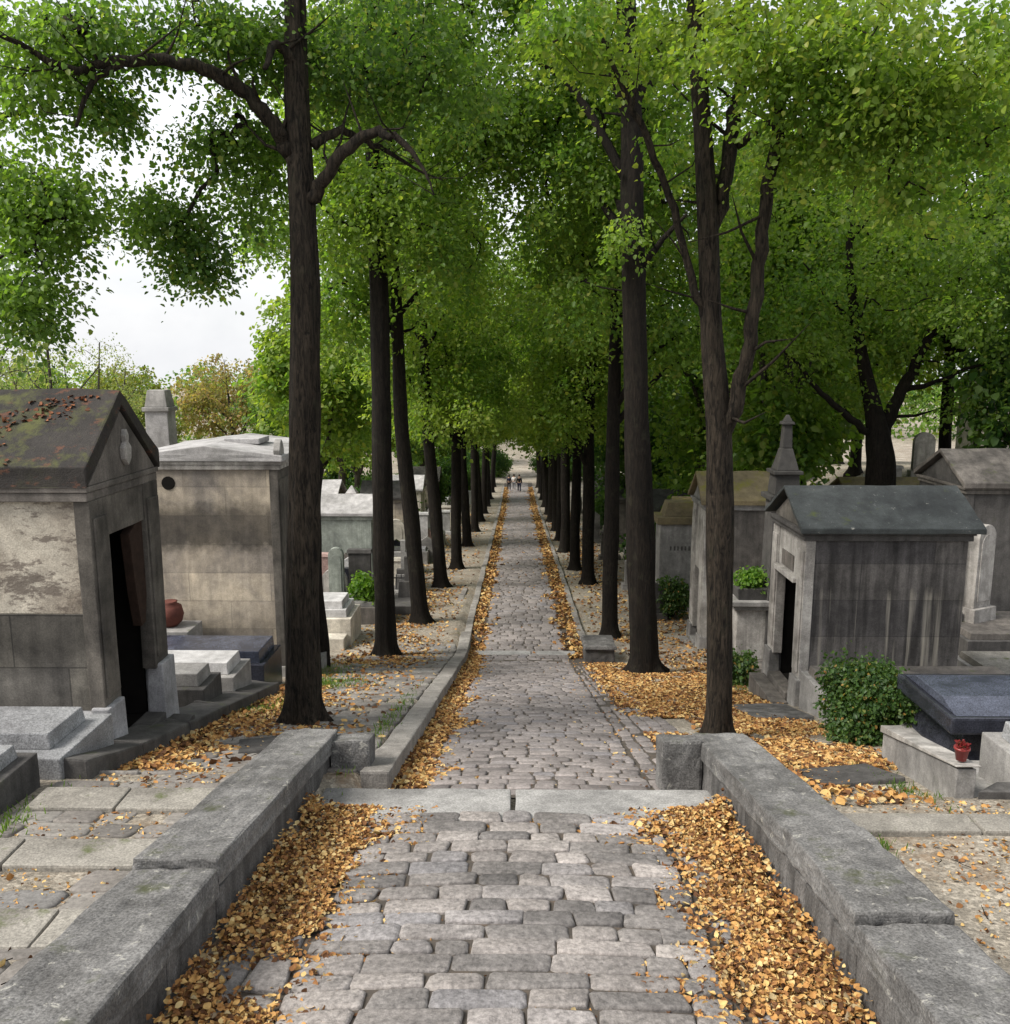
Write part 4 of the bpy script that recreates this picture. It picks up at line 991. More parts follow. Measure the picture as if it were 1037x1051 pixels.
obelisk('pale obelisk left of the orange roofed chapel', -7.4, 39, 4.0, M['roof_grey'], 0.7, GL)
obelisk('slim pale obelisk at far left behind the buff chapel', -12.0, 33, 4.6, M['grey'], 0.7, GL)
for i, (x, y, h, mt, lab) in enumerate(((-5.2, 43, 1.4, 'white', 'white headstone between the third and fourth left trunks'), (-5.6, 52, 1.5, 'grey', 'grey headstone beyond the fifth left trunk'),
                                         (-4.9, 61, 1.4, 'cream', 'cream headstone far behind the left trunks'), (-7.6, 45, 1.8, 'white', 'tall white headstone set back behind the left trunks'),
                                         (-5.0, 36, 1.2, 'dark', 'dark low headstone beside the fourth left trunk'), (-9.5, 29.5, 1.6, 'grey', 'grey headstone right beside the buff chapel'))):
    stele(lab, x, y, 0.8, h, M[mt], style=('round', 'gable', 'flat')[i % 3], group=GL)
for i, (x, y, h, w, mt, st, lab) in enumerate(((-6.0, 29.8, 1.7, 0.9, 'white', 'gable', 'broad white gabled headstone nearest beyond the cream tomb'), (-5.0, 34.2, 1.6, 0.7, 'chapel_pale', 'flat', 'pale flat topped headstone left of the third left trunk'),
        (-4.7, 39.0, 1.5, 0.8, 'cream', 'round', 'cream rounded headstone left of the fourth left trunk'), (-6.9, 42.5, 2.2, 0.9, 'white', 'flat', 'tall white slab headstone below the bright lime tree'), (-4.9, 46.0, 1.5, 0.9, 'pink', 'gable', 'pinkish gabled headstone near the fifth left trunk'),
        (-8.3, 31.5, 2.0, 1.0, 'chapel_pale', 'gable', 'large pale gabled headstone right of the buff chapel'), (-4.7, 55.5, 1.5, 0.9, 'white', 'flat', 'white flat topped headstone near the sixth left trunk'))):
    stele(lab, x, y, w, h, M[mt], style=st, group=GL)
for i, (x0, x1, y0, y1, h, mt, bx, lab) in enumerate(((-6.6, -4.6, 30.3, 31.0, 0.7, 'chapel_pale', 'grey', 'pale slab tomb beside the iron railing'), (-6.2, -4.5, 35.4, 36.3, 0.8, 'white', 'chapel_pale', 'white slab tomb between third and fourth left trunks'),
        (-6.0, -4.3, 41.6, 42.6, 0.8, 'granite_polished', 'grey', 'speckled grey slab tomb beyond the fourth left trunk'), (-6.0, -4.2, 50.2, 51.2, 0.8, 'cream', 'cream', 'cream slab tomb beyond the fifth left trunk'), (-9.0, -6.9, 28.8, 29.9, 0.8, 'grey', 'dark', 'dark sided slab tomb right behind the buff chapel'))):
    slab_tomb(lab, x0, x1, y0, y1, G(-5, y0+0.4), h, M[mt], M[bx], group=GL)
rq = random.Random(12)
for i, (x, Y, mt, st, lab) in enumerate(((13.0, 37.5, 'white', 'gable', 'white gabled headstone on the rise left of the thick forked tree'), (15.2, 36, 'grey', 'flat', 'grey flat topped headstone right beside the thick forked tree'), (17.6, 38, 'chapel_pale', 'round', 'pale rounded headstone on the rise behind the main right chapel'),
        (20.5, 38.5, 'white', 'flat', 'white flat headstone on the rise near the right edge'), (11.2, 39, 'cream', 'round', 'cream rounded headstone on the rise behind the finial monument'), (22.0, 41, 'cream', 'gable', 'cream gabled headstone highest on the right rise'), (9.8, 41, 'grey', 'gable', 'grey gabled headstone on the rise behind the ochre roofed chapel'))):
    stele(lab, x, Y, rq.uniform(0.9, 1.4), rq.uniform(1.5, 2.6), M[mt], style=st, group=GR)
rq = random.Random(9)
for i, (x, Y, mt, st, lab) in enumerate(((-6.1, 28.6, 'chapel_pale', 'round', 'pale round topped headstone just behind the cream tomb'), (-5.3, 29.0, 'dark', 'flat', 'dark flat topped headstone right of the green grave plant'), (-6.4, 32.0, 'brown', 'gable', 'brown gabled headstone left of the grey green chapel'),
        (-4.6, 33.2, 'cream', 'flat', 'cream flat topped headstone in front of the grey green chapel'), (-4.5, 36.8, 'white', 'round', 'white round topped headstone left of the fourth left trunk'), (-5.4, 38.6, 'granite_black', 'gable', 'black gabled headstone under the orange roofed chapel'),
        (-7.2, 36.2, 'cream', 'gable', 'cream gabled headstone left of the orange roofed chapel'), (-6.8, 44.2, 'pink', 'flat', 'pinkish flat headstone beyond the orange roofed chapel'), (-4.4, 42.4, 'grey', 'gable', 'grey gabled headstone just left of the fourth left trunk'))):
    stele(lab, x, Y, rq.uniform(0.7, 1.05), rq.uniform(1.2, 2.2), M[mt], style=st, group=GL)
for i in range(26):
    Y = 41+1.75*i+rq.uniform(-.5, .5); x = -4.4-abs(rq.gauss(0, 1))*2.2-rq.uniform(0, 0.8)
    mt = ('white', 'cream', 'grey')[i % 3]
    stele('small %s headstone in the crowded far left tomb rows' % mt, x, Y, rq.uniform(0.6, 1.0), rq.uniform(1.1, 2.3), M[mt], style=('gable', 'round', 'flat')[rq.randrange(3)], group='%s headstones in the far left rows' % mt, rz=rq.choice((0, 1.57)))
for i in range(14):
    Y = 33+3.2*i+rq.uniform(-.6, .6); x = 4.4+abs(rq.gauss(0, 1))*2.0+rq.uniform(0, 0.8)
    mt = ('grey', 'brown')[i % 2]
    stele('small %s headstone in the shaded far right tomb rows' % mt, x, Y, rq.uniform(0.6, 1.0), rq.uniform(1.1, 2.0), M[mt], style=('gable', 'round', 'flat')[rq.randrange(3)], group='%s headstones in the far right rows' % mt, rz=rq.choice((0, 1.57)))
t = thing('grave_railing', 'black iron railing round a grave between the second and third left trunks', 'railing', (-4.55, 31.2, G(-4.5, 31.2)))
p = MB()
for k in range(9):
    p.tube([(-0.7+k*0.175, 0, -0.1), (-0.7+k*0.175, 0, 1.0)], [0.016, 0.016], 6)
p.build('bars', M['iron'], t)
MB().box(-0.75, 0.75, -0.015, 0.015, 0.85, 0.89).build('top_rail', M['iron'], t); MB().box(-0.75, 0.75, -0.015, 0.015, 0.12, 0.16).build('bottom_rail', M['iron'], t)

chapel_small('dark chapel with mossy roof behind the inscribed tomb', 6.5, 34, 2.2, 2.4, 2.8, 0.8, 1, M['brown'], M['ochre_moss'], GR)
chapel_small('grey chapel between the second and third right trunks', 5.6, 39.5, 2.2, 2.4, 2.8, 0.8, 1, M['grey'], M['dark'], GR)
chapel_small('brown chapel beyond the third right trunk', 5.5, 48, 2.2, 2.4, 2.8, 0.8, 1, M['brown'], M['dark'], GR)
chapel_small('far dark chapel behind the farthest right trunks', 5.6, 60, 2.2, 2.4, 2.8, 0.8, 1, M['dark'], M['brown'], GR)
chapel_small('long dark roofed chapel between the dark finial monument and the thick right tree', 11.5, 29, 3.4, 4.0, 3.4, 0.9, 1, M['brown'], M['ochre_moss'], GR)
chapel_small('pale chapel far back right of the thick tree', 19.5, 36, 3.0, 3.5, 3.6, 0.9, 1, M['cream'], M['roof_grey'], GR)
chapel_small('dark flat chapel behind the roof of the main right chapel', 14.0, 25.5, 2.6, 3.6, 3.0, 0.5, 1, M['dark'], M['brown'], GR)
chapel_small('whitish chapel far back between right background trees', 12.0, 47, 3.0, 3.5, 3.8, 1.0, 1, M['white'], M['roof_grey'], GR)
for i, (x, y, h, mt, lab) in enumerate(((4.6, 29, 1.3, 'dark', 'dark headstone right of the third right trunk'), (4.9, 35, 1.5, 'grey', 'grey headstone between right avenue trunks'),
                                         (4.8, 44, 1.4, 'brown', 'brown headstone far along the right trunks'), (4.8, 54, 1.4, 'grey', 'grey headstone farthest along the right trunks'),
                                         (7.8, 28, 1.8, 'grey', 'grey headstone behind the narrow right chapel'), (23, 33, 2.2, 'white', 'white headstone far back at the right edge'),
                                         (16.5, 40, 2.4, 'white', 'white headstone in the light behind the thick right tree'))):
    stele(lab, x, y, 0.9, h, M[mt], style=('round', 'gable', 'flat')[i % 3], group=GR)

# ------------------------------------------------------------------ trees
def T(px, py, Y, base, r):
    v = pt(px, py, Y); return (v.x-base[0], v.y-base[1], v.z-base[2], r)
def E(px, py, Y, base, rx, ry, rz, n):
    v = pt(px, py, Y); return (v.x-base[0], v.y-base[1], v.z-base[2], rx, ry, rz, n)
AV = 'trees of the avenue'
# first left tree
b = (-3.12, 12.1, G(-3.12, 12.1))
tr = [(0, 0, -0.1, 0.245), T(311, 640, 12.1, b, 0.235), T(313, 480, 12.1, b, 0.21), T(314, 330, 12.1, b, 0.2), T(311, 220, 12.15, b, 0.185), T(305, 100, 12.2, b, 0.155), T(303, 10, 12.3, b, 0.14), T(300, -150, 12.4, b, 0.13), T(304, -420, 12.5, b, 0.06)]
limbs = [[T(306, 170, 12.15, b, 0.12), T(290, 145, 12.1, b, 0.105), T(262, 104, 12.0, b, 0.095), T(225, 78, 11.8, b, 0.085), T(180, 64, 11.5, b, 0.075), T(125, 62, 11.2, b, 0.065), T(70, 70, 11.0, b, 0.05), T(20, 45, 10.8, b, 0.03), T(-40, 20, 10.5, b, 0.02)],
         [T(128, 62, 11.2, b, 0.05), T(95, 85, 11.1, b, 0.035), T(78, 130, 11.0, b, 0.02)],
         [T(318, 205, 12.1, b, 0.1), T(335, 180, 12.0, b, 0.085), T(360, 150, 11.9, b, 0.075), T(388, 135, 11.8, b, 0.06), T(415, 148, 11.7, b, 0.042), T(434, 172, 11.6, b, 0.025), T(446, 200, 11.5, b, 0.008)],
         [T(322, 150, 12.15, b, 0.07), T(345, 135, 12.3, b, 0.055), T(372, 142, 12.6, b, 0.045), T(402, 158, 12.9, b, 0.033), T(430, 175, 13.2, b, 0.018), T(455, 185, 13.4, b, 0.007)],
         [T(305, 70, 12.2, b, 0.08), T(285, 45, 12.0, b, 0.06), T(272, 70, 11.6, b, 0.03)]]
el = [E(40, 150, 11.6, b, 0.95, 0.8, 1.35, 80), E(20, 290, 11.4, b, 0.75, 0.8, 0.75, 40), E(105, 130, 12.4, b, 0.35, 0.5, 0.7, 16), E(80, 30, 11.6, b, 1.4, 0.8, 0.35, 40), E(200, 28, 12.2, b, 1.4, 0.8, 0.35, 40), E(205, 140, 12.8, b, 0.4, 0.5, 0.4, 9), E(255, 185, 13.2, b, 0.6, 0.8, 0.95, 44), E(185, 225, 12.9, b, 0.8, 0.6, 0.4, 28), E(215, 272, 12.9, b, 0.5, 0.5, 0.25, 12), E(140, 200, 12.9, b, 0.4, 0.5, 0.3, 8),
      E(260, 60, 12.9, b, 0.7, 0.8, 0.6, 24), E(400, 40, 12.9, b, 1.6, 1.2, 0.8, 54), E(350, 90, 13.3, b, 1.0, 1.0, 0.6, 18), E(450, 110, 13.0, b, 0.9, 1.0, 0.7, 24),
      E(300, -230, 12.2, b, 3.4, 3.2, 2.2, 100)]
tree('avenue_tree', 'nearest left avenue tree, leaning trunk with a long arching left limb', 'tree', b, tr, limbs, el, 101, M['bark_brown'], M['leaf_mid'], size=0.078, per=92, rad=(0.3, 0.6), group=AV, gap=0.2, auto=8, limb_z=11, twig=0.01, nsc=0.7, seg=18)
# first right tree, forked
b = (2.95, 12.1, G(2.95, 12.1))
tr = [(0, 0, -0.1, 0.19), T(739, 650, 12.1, b, 0.18), T(739, 560, 12.1, b, 0.178), T(738, 440, 12.1, b, 0.17), T(731, 340, 12.1, b, 0.145), T(728, 250, 12.1, b, 0.14), T(722, 140, 12.1, b, 0.12), T(716, 50, 12.1, b, 0.105), T(712, -80, 12.2, b, 0.1), T(716, -350, 12.4, b, 0.05)]
limbs = [[T(742, 450, 12.1, b, 0.1), T(756, 410, 12.0, b, 0.1), T(770, 350, 11.9, b, 0.095), T(780, 270, 11.8, b, 0.09), T(790, 190, 11.7, b, 0.08), T(800, 125, 11.6, b, 0.075), T(812, 20, 11.5, b, 0.05), T(820, -80, 11.5, b, 0.03)],
         [T(728, 240, 12.1, b, 0.09), T(742, 195, 12.2, b, 0.1), T(752, 130, 12.3, b, 0.095), T(762, 60, 12.4, b, 0.08), T(766, -60, 12.5, b, 0.06)],
         [T(727, 330, 12.1, b, 0.06), T(710, 285, 12.0, b, 0.055), T(692, 215, 11.9, b, 0.05), T(668, 150, 11.7, b, 0.045), T(640, 90, 11.5, b, 0.035), T(618, 40, 11.3, b, 0.025)],
         [T(757, 150, 12.3, b, 0.05), T(785, 130, 12.0, b, 0.045), T(830, 105, 11.6, b, 0.04), T(890, 98, 11.2, b, 0.035), T(940, 110, 10.8, b, 0.02)]]
el = [E(900, 65, 10.8, b, 2.1, 1.3, 0.75, 120), E(990, 110, 10.2, b, 0.9, 1.0, 0.5, 36), E(800, 45, 11.5, b, 1.2, 1.2, 0.6, 50), E(600, 35, 11.6, b, 0.8, 1.0, 0.45, 26), E(690, 30, 12.6, b, 0.8, 0.8, 0.4, 20), E(690, 160, 12.8, b, 0.5, 0.5, 0.5, 8), E(730, -150, 12, b, 3.4, 3.0, 1.6, 110), E(850, 150, 11.5, b, 0.9, 0.9, 0.3, 18), E(960, 190, 11.0, b, 0.7, 0.8, 0.4, 14)]
tree('avenue_tree', 'nearest right avenue tree, forking low into several thin upright stems', 'tree', b, tr, limbs, el, 102, M['bark_brown'], M['leaf_bright'], size=0.078, per=92, rad=(0.3, 0.6), group=AV, gap=0.25, auto=6, limb_z=10, twig=0.01, nsc=0.7, seg=16)
# second right tree (thick)
b = (3.2, 20.9, G(3.2, 20.9))
tr = [(0, 0, -0.1, 0.36), T(659, 600, 20.9, b, 0.33), T(655, 450, 20.9, b, 0.3), T(651, 300, 20.9, b, 0.265), T(649, 150, 20.9, b, 0.24), T(645, 50, 20.9, b, 0.21), T(642, -60, 21, b, 0.2), T(640, -260, 21, b, 0.08)]
limbs = [[T(650, 150, 20.9, b, 0.16), T(638, 100, 20.7, b, 0.13), T(622, 55, 20.4, b, 0.1), T(610, 10, 20, b, 0.06)],
         [T(652, 285, 20.9, b, 0.1), T(668, 262, 20.7, b, 0.08), T(690, 235, 20.3, b, 0.05), T(705, 220, 20, b, 0.03)],
         [T(648, 110, 20.9, b, 0.12), T(672, 80, 20.8, b, 0.1), T(710, 58, 20.5, b, 0.06)]]
el = [E(640, 90, 23.0, b, 3.6, 1.9, 2.8, 130), E(585, 200, 22.5, b, 1.7, 1.5, 1.5, 40), E(650, -130, 21, b, 4.0, 3.6, 3.0, 100), E(710, 200, 22.5, b, 1.4, 1.3, 1.2, 30), E(600, 310, 22.5, b, 1.0, 1.0, 1.0, 16), E(560, 110, 22.5, b, 1.4, 1.8, 2.2, 60), E(645, 235, 20.2, b, 0.5, 0.4, 0.5, 6)]
tree('avenue_tree', 'thick dark straight avenue tree, second on the right beside the stone block', 'tree', b, tr, limbs, el, 103, M['bark_dark'], M['leaf_fresh'], size=0.115, per=74, rad=(0.45, 0.85), group=AV, gap=0.2, auto=8, limb_z=10, twig=0.014, nsc=0.5, seg=16)
# second left tree
b = (-3.5, 22.6, G(-3.5, 22.6))
tr = [(0, 0, -0.1, 0.275), T(394, 560, 22.6, b, 0.26), T(392, 420, 22.6, b, 0.25), T(389, 300, 22.6, b, 0.23), T(385, 200, 22.6, b, 0.2), T(380, 80, 22.6, b, 0.16), T(378, -60, 22.6, b, 0.1), T(380, -200, 22.7, b, 0.05)]
limbs = [[T(388, 270, 22.6, b, 0.1), T(372, 215, 22.4, b, 0.08), T(350, 175, 22, b, 0.05), T(330, 160, 21.6, b, 0.03)], [T(384, 190, 22.6, b, 0.1), T(402, 150, 22.4, b, 0.07), T(430, 120, 22.1, b, 0.04)]]
el = [E(400, 90, 22.5, b, 3.0, 3.0, 2.5, 150), E(430, 220, 22.0, b, 1.7, 1.6, 1.3, 60), E(345, 210, 22.4, b, 1.1, 1.4, 1.3, 36), E(390, -100, 22.5, b, 3.8, 3.6, 3.0, 110), E(300, 250, 22.4, b, 1.0, 1.3, 0.8, 18), E(495, 120, 23, b, 1.3, 2.0, 2.2, 70), E(510, 0, 23, b, 1.6, 1.6, 1.2, 60)]
tree('avenue_tree', 'second left avenue tree, dark straight trunk right of the cream tomb', 'tree', b, tr, limbs, el, 104, M['bark_dark'], M['leaf_fresh'], size=0.115, per=74, rad=(0.45, 0.85), group=AV, gap=0.2, auto=8, limb_z=10, twig=0.014, nsc=0.5, seg=14)

# farther avenue trees: four models, then copies
def far_tree(seed, lean, clear, r, leaf, label, loc):
    rg = random.Random(seed)
    h = 18.5
    tr = [(0, 0, -0.1, r), (lean*0.3, 0, 2.5, r*0.93), (lean*0.7+rg.uniform(-.08, .08), rg.uniform(-.1, .1), 6, r*0.85), (lean, rg.uniform(-.15, .15), 9, r*0.7), (lean*1.1, 0, 13, r*0.45), (lean, 0, 17.5, 0.05)]
    el = [(lean, 0, clear+3.2, 3.0, 2.8, 2.6, 150), (lean, 0, clear+6.5, 3.9, 3.5, 4.0, 190), (lean, 0, h-4, 3.4, 3.4, 4.0, 120), (lean+rg.choice((-1.5, 1.5)), -1, clear+1.2, 1.6, 1.5, 0.9, 36)]
    return tree('avenue_tree', label, 'tree', loc, tr, [], el, seed, M['bark_dark'], leaf, size=0.15, per=52, rad=(0.55, 1.0), group=AV, gap=0.3, auto=12, limb_z=4.5, twig=0.016, nsc=0.4, seg=12)
def copy_tree(src, loc, rz, label, sc):
    o = src.copy(); COL.objects.link(o); o.location = loc; o.rotation_euler = (0, 0, rz); o['label'] = label; o.scale = (sc, sc, sc)
    for ch in src.children:
        c = ch.copy(); COL.objects.link(c); c.parent = o
    return o
ORD = ['third', 'fourth', 'fifth', 'sixth', 'seventh', 'eighth', 'ninth', 'tenth', 'eleventh', 'twelfth', 'thirteenth', 'fourteenth']
left = [(-3.07, 27.2, -0.55), (-3.05, 34.7, -0.5), (-2.8, 40.2, 0), (-2.8, 49.3, 0), (-2.75, 57.8, 0), (-2.7, 65.5, 0), (-2.7, 73, 0), (-2.7, 80.5, 0), (-2.7, 88, 0), (-2.7, 96, 0), (-2.7, 104, 0)]
right = [(2.9, 26.3, 0), (3.04, 36.3, 0), (2.77, 40.3, 0), (2.7, 47.1, 0), (2.7, 53, 0), (2.7, 59, 0), (2.7, 66, 0), (2.7, 73, 0), (2.7, 80.5, 0), (2.7, 88, 0), (2.7, 96, 0), (2.7, 104, 0)]
protos = []
k = 0
for row, nm in ((left, 'left'), (right, 'right')):
    for i, (x, y, ln) in enumerate(row):
        lab = '%s avenue tree from the viewer in the %s row' % (ORD[i], nm)
        if i == 0: lab = ('third left avenue tree, leaning trunk beside the raised kerb end' if nm == 'left' else 'third right avenue tree, slim trunk just behind the stone block')
        loc = (x, y, G(x, y))
        if len(protos) < 5 and i < 3:
            pr = far_tree(200+k, ln, (8.5, 6.0, 5.8, 8.0, 6.0)[len(protos)], (0.27, 0.27, 0.26, 0.25, 0.27)[len(protos)], (M['leaf_fresh'], M['leaf_bright'], M['leaf_fresh'], M['leaf_fresh'], M['leaf_bright'])[len(protos)], lab, loc)
            protos.append(pr)
        else:
            copy_tree(protos[((1, 2, 4) if len(protos) > 4 else (1, 2, 1))[k % 3]], loc, (k*2.4) % 6.28, lab, 0.92+0.16*((k*7) % 5)/5)
        k += 1

# cut trunk behind first left tree
b = (-4.62, 19.75, G(-4.62, 19.75))
t = thing('pollarded_trunk', 'dark cut off tree trunk with a knobbly top close behind the nearest left tree', 'tree trunk', b)
tp = smooth_path([(0, 0, -0.1, 0.24), (0.02, 0, 1.2, 0.15), (-0.02, 0, 2.6, 0.14), (0, 0, 3.7, 0.15), (-0.03, 0, 4.3, 0.23), (0, 0, 4.75, 0.24), (0.02, 0, 5.0, 0.12)], 5)
MB().tube([p[:3] for p in tp], [p[3] for p in tp], 12, wob=0.3).build('trunk', M['bark_dark'], t, smooth=True)

# background trees
def bg_tree(seed, h, cr, leaf, bark, label, loc, name='background_tree', size=0.24, n=260, per=40, fork=True, r=0.3, clear=0.25, group='trees behind the tombs', gap=0.16, low=False):
    rg = random.Random(seed)
    tr = [(0, 0, -0.2, r), (rg.uniform(-.2, .2), 0, h*0.2, r*0.85), (rg.uniform(-.4, .4), rg.uniform(-.4, .4), h*0.45, r*0.6), (rg.uniform(-.6, .6), 0, h*0.92, 0.04)]
    limbs = []
    if fork:
        for s in (-1, 1):
            limbs.append([(0, 0, h*0.24, r*0.6), (s*cr*0.25, rg.uniform(-.5, .5), h*0.4, r*0.45), (s*cr*0.5, rg.uniform(-1, 1), h*0.58, r*0.25), (s*cr*0.7, rg.uniform(-1, 1), h*0.7, 0.03)])
    el = [(0, 0, h*0.62, cr, cr, h*0.34, int(n*0.5))]
    for q in range(5):
        a = rg.uniform(0, 6.28); zz = rg.uniform(clear+0.12, 0.8)*h
        el.append((math.cos(a)*cr*0.65, math.sin(a)*cr*0.65, zz, cr*0.5, cr*0.5, h*0.13, int(n*0.1)))
    if low: el.append((0, 0, h*0.36, cr*0.95, cr*0.95, h*0.1, int(n*0.16)))
    return tree(name, label, 'tree', loc, tr, limbs, el, seed, bark, leaf, size=size, per=per, rad=(0.6, 1.1), group=group, gap=gap, auto=8, limb_z=h*0.22, twig=0.02, nsc=0.3, seg=10, shell=0.4)
# the big tree on the right
q = pt(903, 480, 28)
b = (q.x, 28, G(q.x, 28))
tr = [(0, 0, -0.1, 0.55), T(904, 500, 28, b, 0.46), T(903, 455, 28, b, 0.4), T(898, 425, 28, b, 0.29), T(887, 375, 28, b, 0.2), T(876, 310, 28, b, 0.15), T(872, 250, 28, b, 0.1), T(880, 170, 28, b, 0.04)]
limbs = [[T(903, 455, 28, b, 0.28), T(922, 408, 28, b, 0.2), T(946, 362, 27.8, b, 0.16), T(965, 325, 27.6, b, 0.11), T(990, 285, 27.4, b, 0.06), T(1010, 240, 27.2, b, 0.02)],
         [T(897, 448, 28, b, 0.14), T(868, 425, 27.6, b, 0.1), T(838, 398, 27.2, b, 0.075), T(818, 372, 26.8, b, 0.05), T(795, 352, 26.5, b, 0.02)],
         [T(930, 400, 28, b, 0.1), T(962, 392, 27.6, b, 0.07), T(1000, 376, 27, b, 0.045), T(1050, 372, 26.6, b, 0.02)],
         [T(880, 340, 28, b, 0.09), T(850, 300, 27.6, b, 0.06), T(825, 270, 27, b, 0.02)]]
el = [E(890, 240, 27.5, b, 5.0, 4, 3.4, 170), E(1000, 300, 27, b, 3.4, 3, 2.4, 95), E(800, 330, 27, b, 2.2, 2.5, 1.6, 50), E(1020, 410, 27, b, 1.8, 2, 0.9, 26), E(940, 130, 27, b, 4.6, 4, 2.0, 90), E(860, 400, 29, b, 1.8, 2, 0.6, 14)]
tree('spreading_tree', 'thick forked tree with crooked limbs behind the main right chapel', 'tree', b, tr, limbs, el, 301, M['bark_dark'], M['leaf_fresh'], size=0.13, per=72, rad=(0.5, 0.95), gap=0.25, auto=3, limb_z=5, twig=0.014, nsc=0.4, seg=14, group='trees behind the tombs')
RT = [(9.5, 38, 15, 4.2, 'leaf_fresh', 'dark green tree behind the narrow right chapel'), (17, 44, 17, 5.0, 'leaf_bright', 'tall mid green tree beyond the dark finial monument'),
      (24, 37, 16, 4.8, 'leaf_fresh', 'dark tree at the right edge beyond the blackened chapel'), (33, 52, 18, 6.0, 'leaf_olive', 'yellowish tree at the far right back'),
      (12, 58, 17, 5.0, 'leaf_mid', 'dark tree deep behind the right avenue row'), (22, 60, 19, 6.0, 'leaf_bright', 'broad green tree deep in the right background'),
      (8, 72, 15, 4.5, 'leaf_dark', 'dark tree far behind the right trunks'), (15, 88, 17, 6.0, 'leaf_bright', 'farthest broad tree of the right background'),
      (7.5, 50, 11, 3.4, 'leaf_dark', 'low dark tree close behind the right trunks'), (17.5, 26, 17, 3.6, 'leaf_dark', 'dark hanging foliage tree at the upper right edge'),
      (12.5, 38, 17, 4.0, 'leaf_bright', 'full green tree just left behind the thick forked tree'), (19.5, 40, 21, 4.6, 'leaf_fresh', 'tall green tree rising over the thick forked tree'), (9.2, 31, 19, 2.4, 'leaf_fresh', 'narrow tall tree between the forked right tree and the thick forked tree'), (30, 78, 17, 6.5, 'leaf_mid', 'dark broad tree on the right skyline'), (44, 70, 18, 7, 'leaf_mid', 'green tree at the right edge skyline')]
bgp = []
for i, (x, y, h, cr, lf, lab) in enumerate(RT):
    bgp.append(bg_tree(400+i, h, cr, M[lf], M['bark_grey'] if i % 3 == 0 else M['bark_dark'], lab, (x, y, G(x, y)), n=int(210+h*9), size=0.26, low=True))
LT = [(-12.5, 63, 17.0, 3.6, 'leaf_bright', 'light yellow green tree behind the left avenue row'), (-11.0, 48, 16, 3.0, 'leaf_bright', 'bright lime tree close behind the left avenue trunks'),
      (-13.5, 74, 13.2, 4.5, 'leaf_bright', 'bright green tree beyond the buff chapel roof'), (-9, 84, 15, 4.5, 'leaf_mid', 'green tree far behind the left trunks'), (-6.5, 116, 13, 4.6, 'leaf_bright', 'low leafy tree left of the far avenue end'), (-14, 112, 14, 5, 'leaf_mid', 'green tree in the far left rows near the avenue end'),
      (-20, 82, 13.6, 5.0, 'leaf_mid', 'rounded green tree on the left skyline'), (-29, 88, 15.2, 5.0, 'leaf_russet', 'russet tinted tree on the left skyline'),
      (-36, 80, 13.8, 5.0, 'leaf_olive', 'yellowing tree low on the left skyline'), (-47, 92, 14.8, 6.0, 'leaf_bright', 'pale green tree toward the left edge skyline'),
      (-58, 100, 16.5, 6.5, 'leaf_mid', 'green tree at the left edge skyline'), (-23, 100, 14.5, 6.0, 'leaf_olive', 'farthest yellow green tree on the left skyline')]
for i, (x, y, h, cr, lf, lab) in enumerate(LT):
    bg_tree(450+i, h, cr, M[lf], M['bark_grey'], lab, (x, y, G(x, y)), n=int(150+h*8), size=0.3)
for i, (px_, Y, h, lab) in enumerate(((48, 42, 13.6, 'thin grey sparse tree rising above the ruined chapel roof'), (2, 46, 14.5, 'thin sparse tree at the left edge above the ruined chapel'), (100, 58, 13.6, 'almost bare pale tree left of the pillar monument'))):
    x = pt(px_, 400, Y).x
    bg_tree(480+i, h, 3.2, M['leaf_pale'], M['bark_grey'], lab, (x, Y, G(x, Y)), n=150, size=0.13, per=30, r=0.16, gap=0.02)
for i, (x, y, h, cr, lab) in enumerate(((-12, 135, 17, 6, 'distant tree left of the avenue end'), (12, 140, 18, 6, 'distant tree right of the avenue end'), (1.0, 190, 20, 9, 'hazy distant tree closing the avenue end'))):
    bg_tree(490+i, h, cr, M['leaf_bright'], M['bark_grey'], lab, (x, y, G(x, y)), n=240, size=0.45)

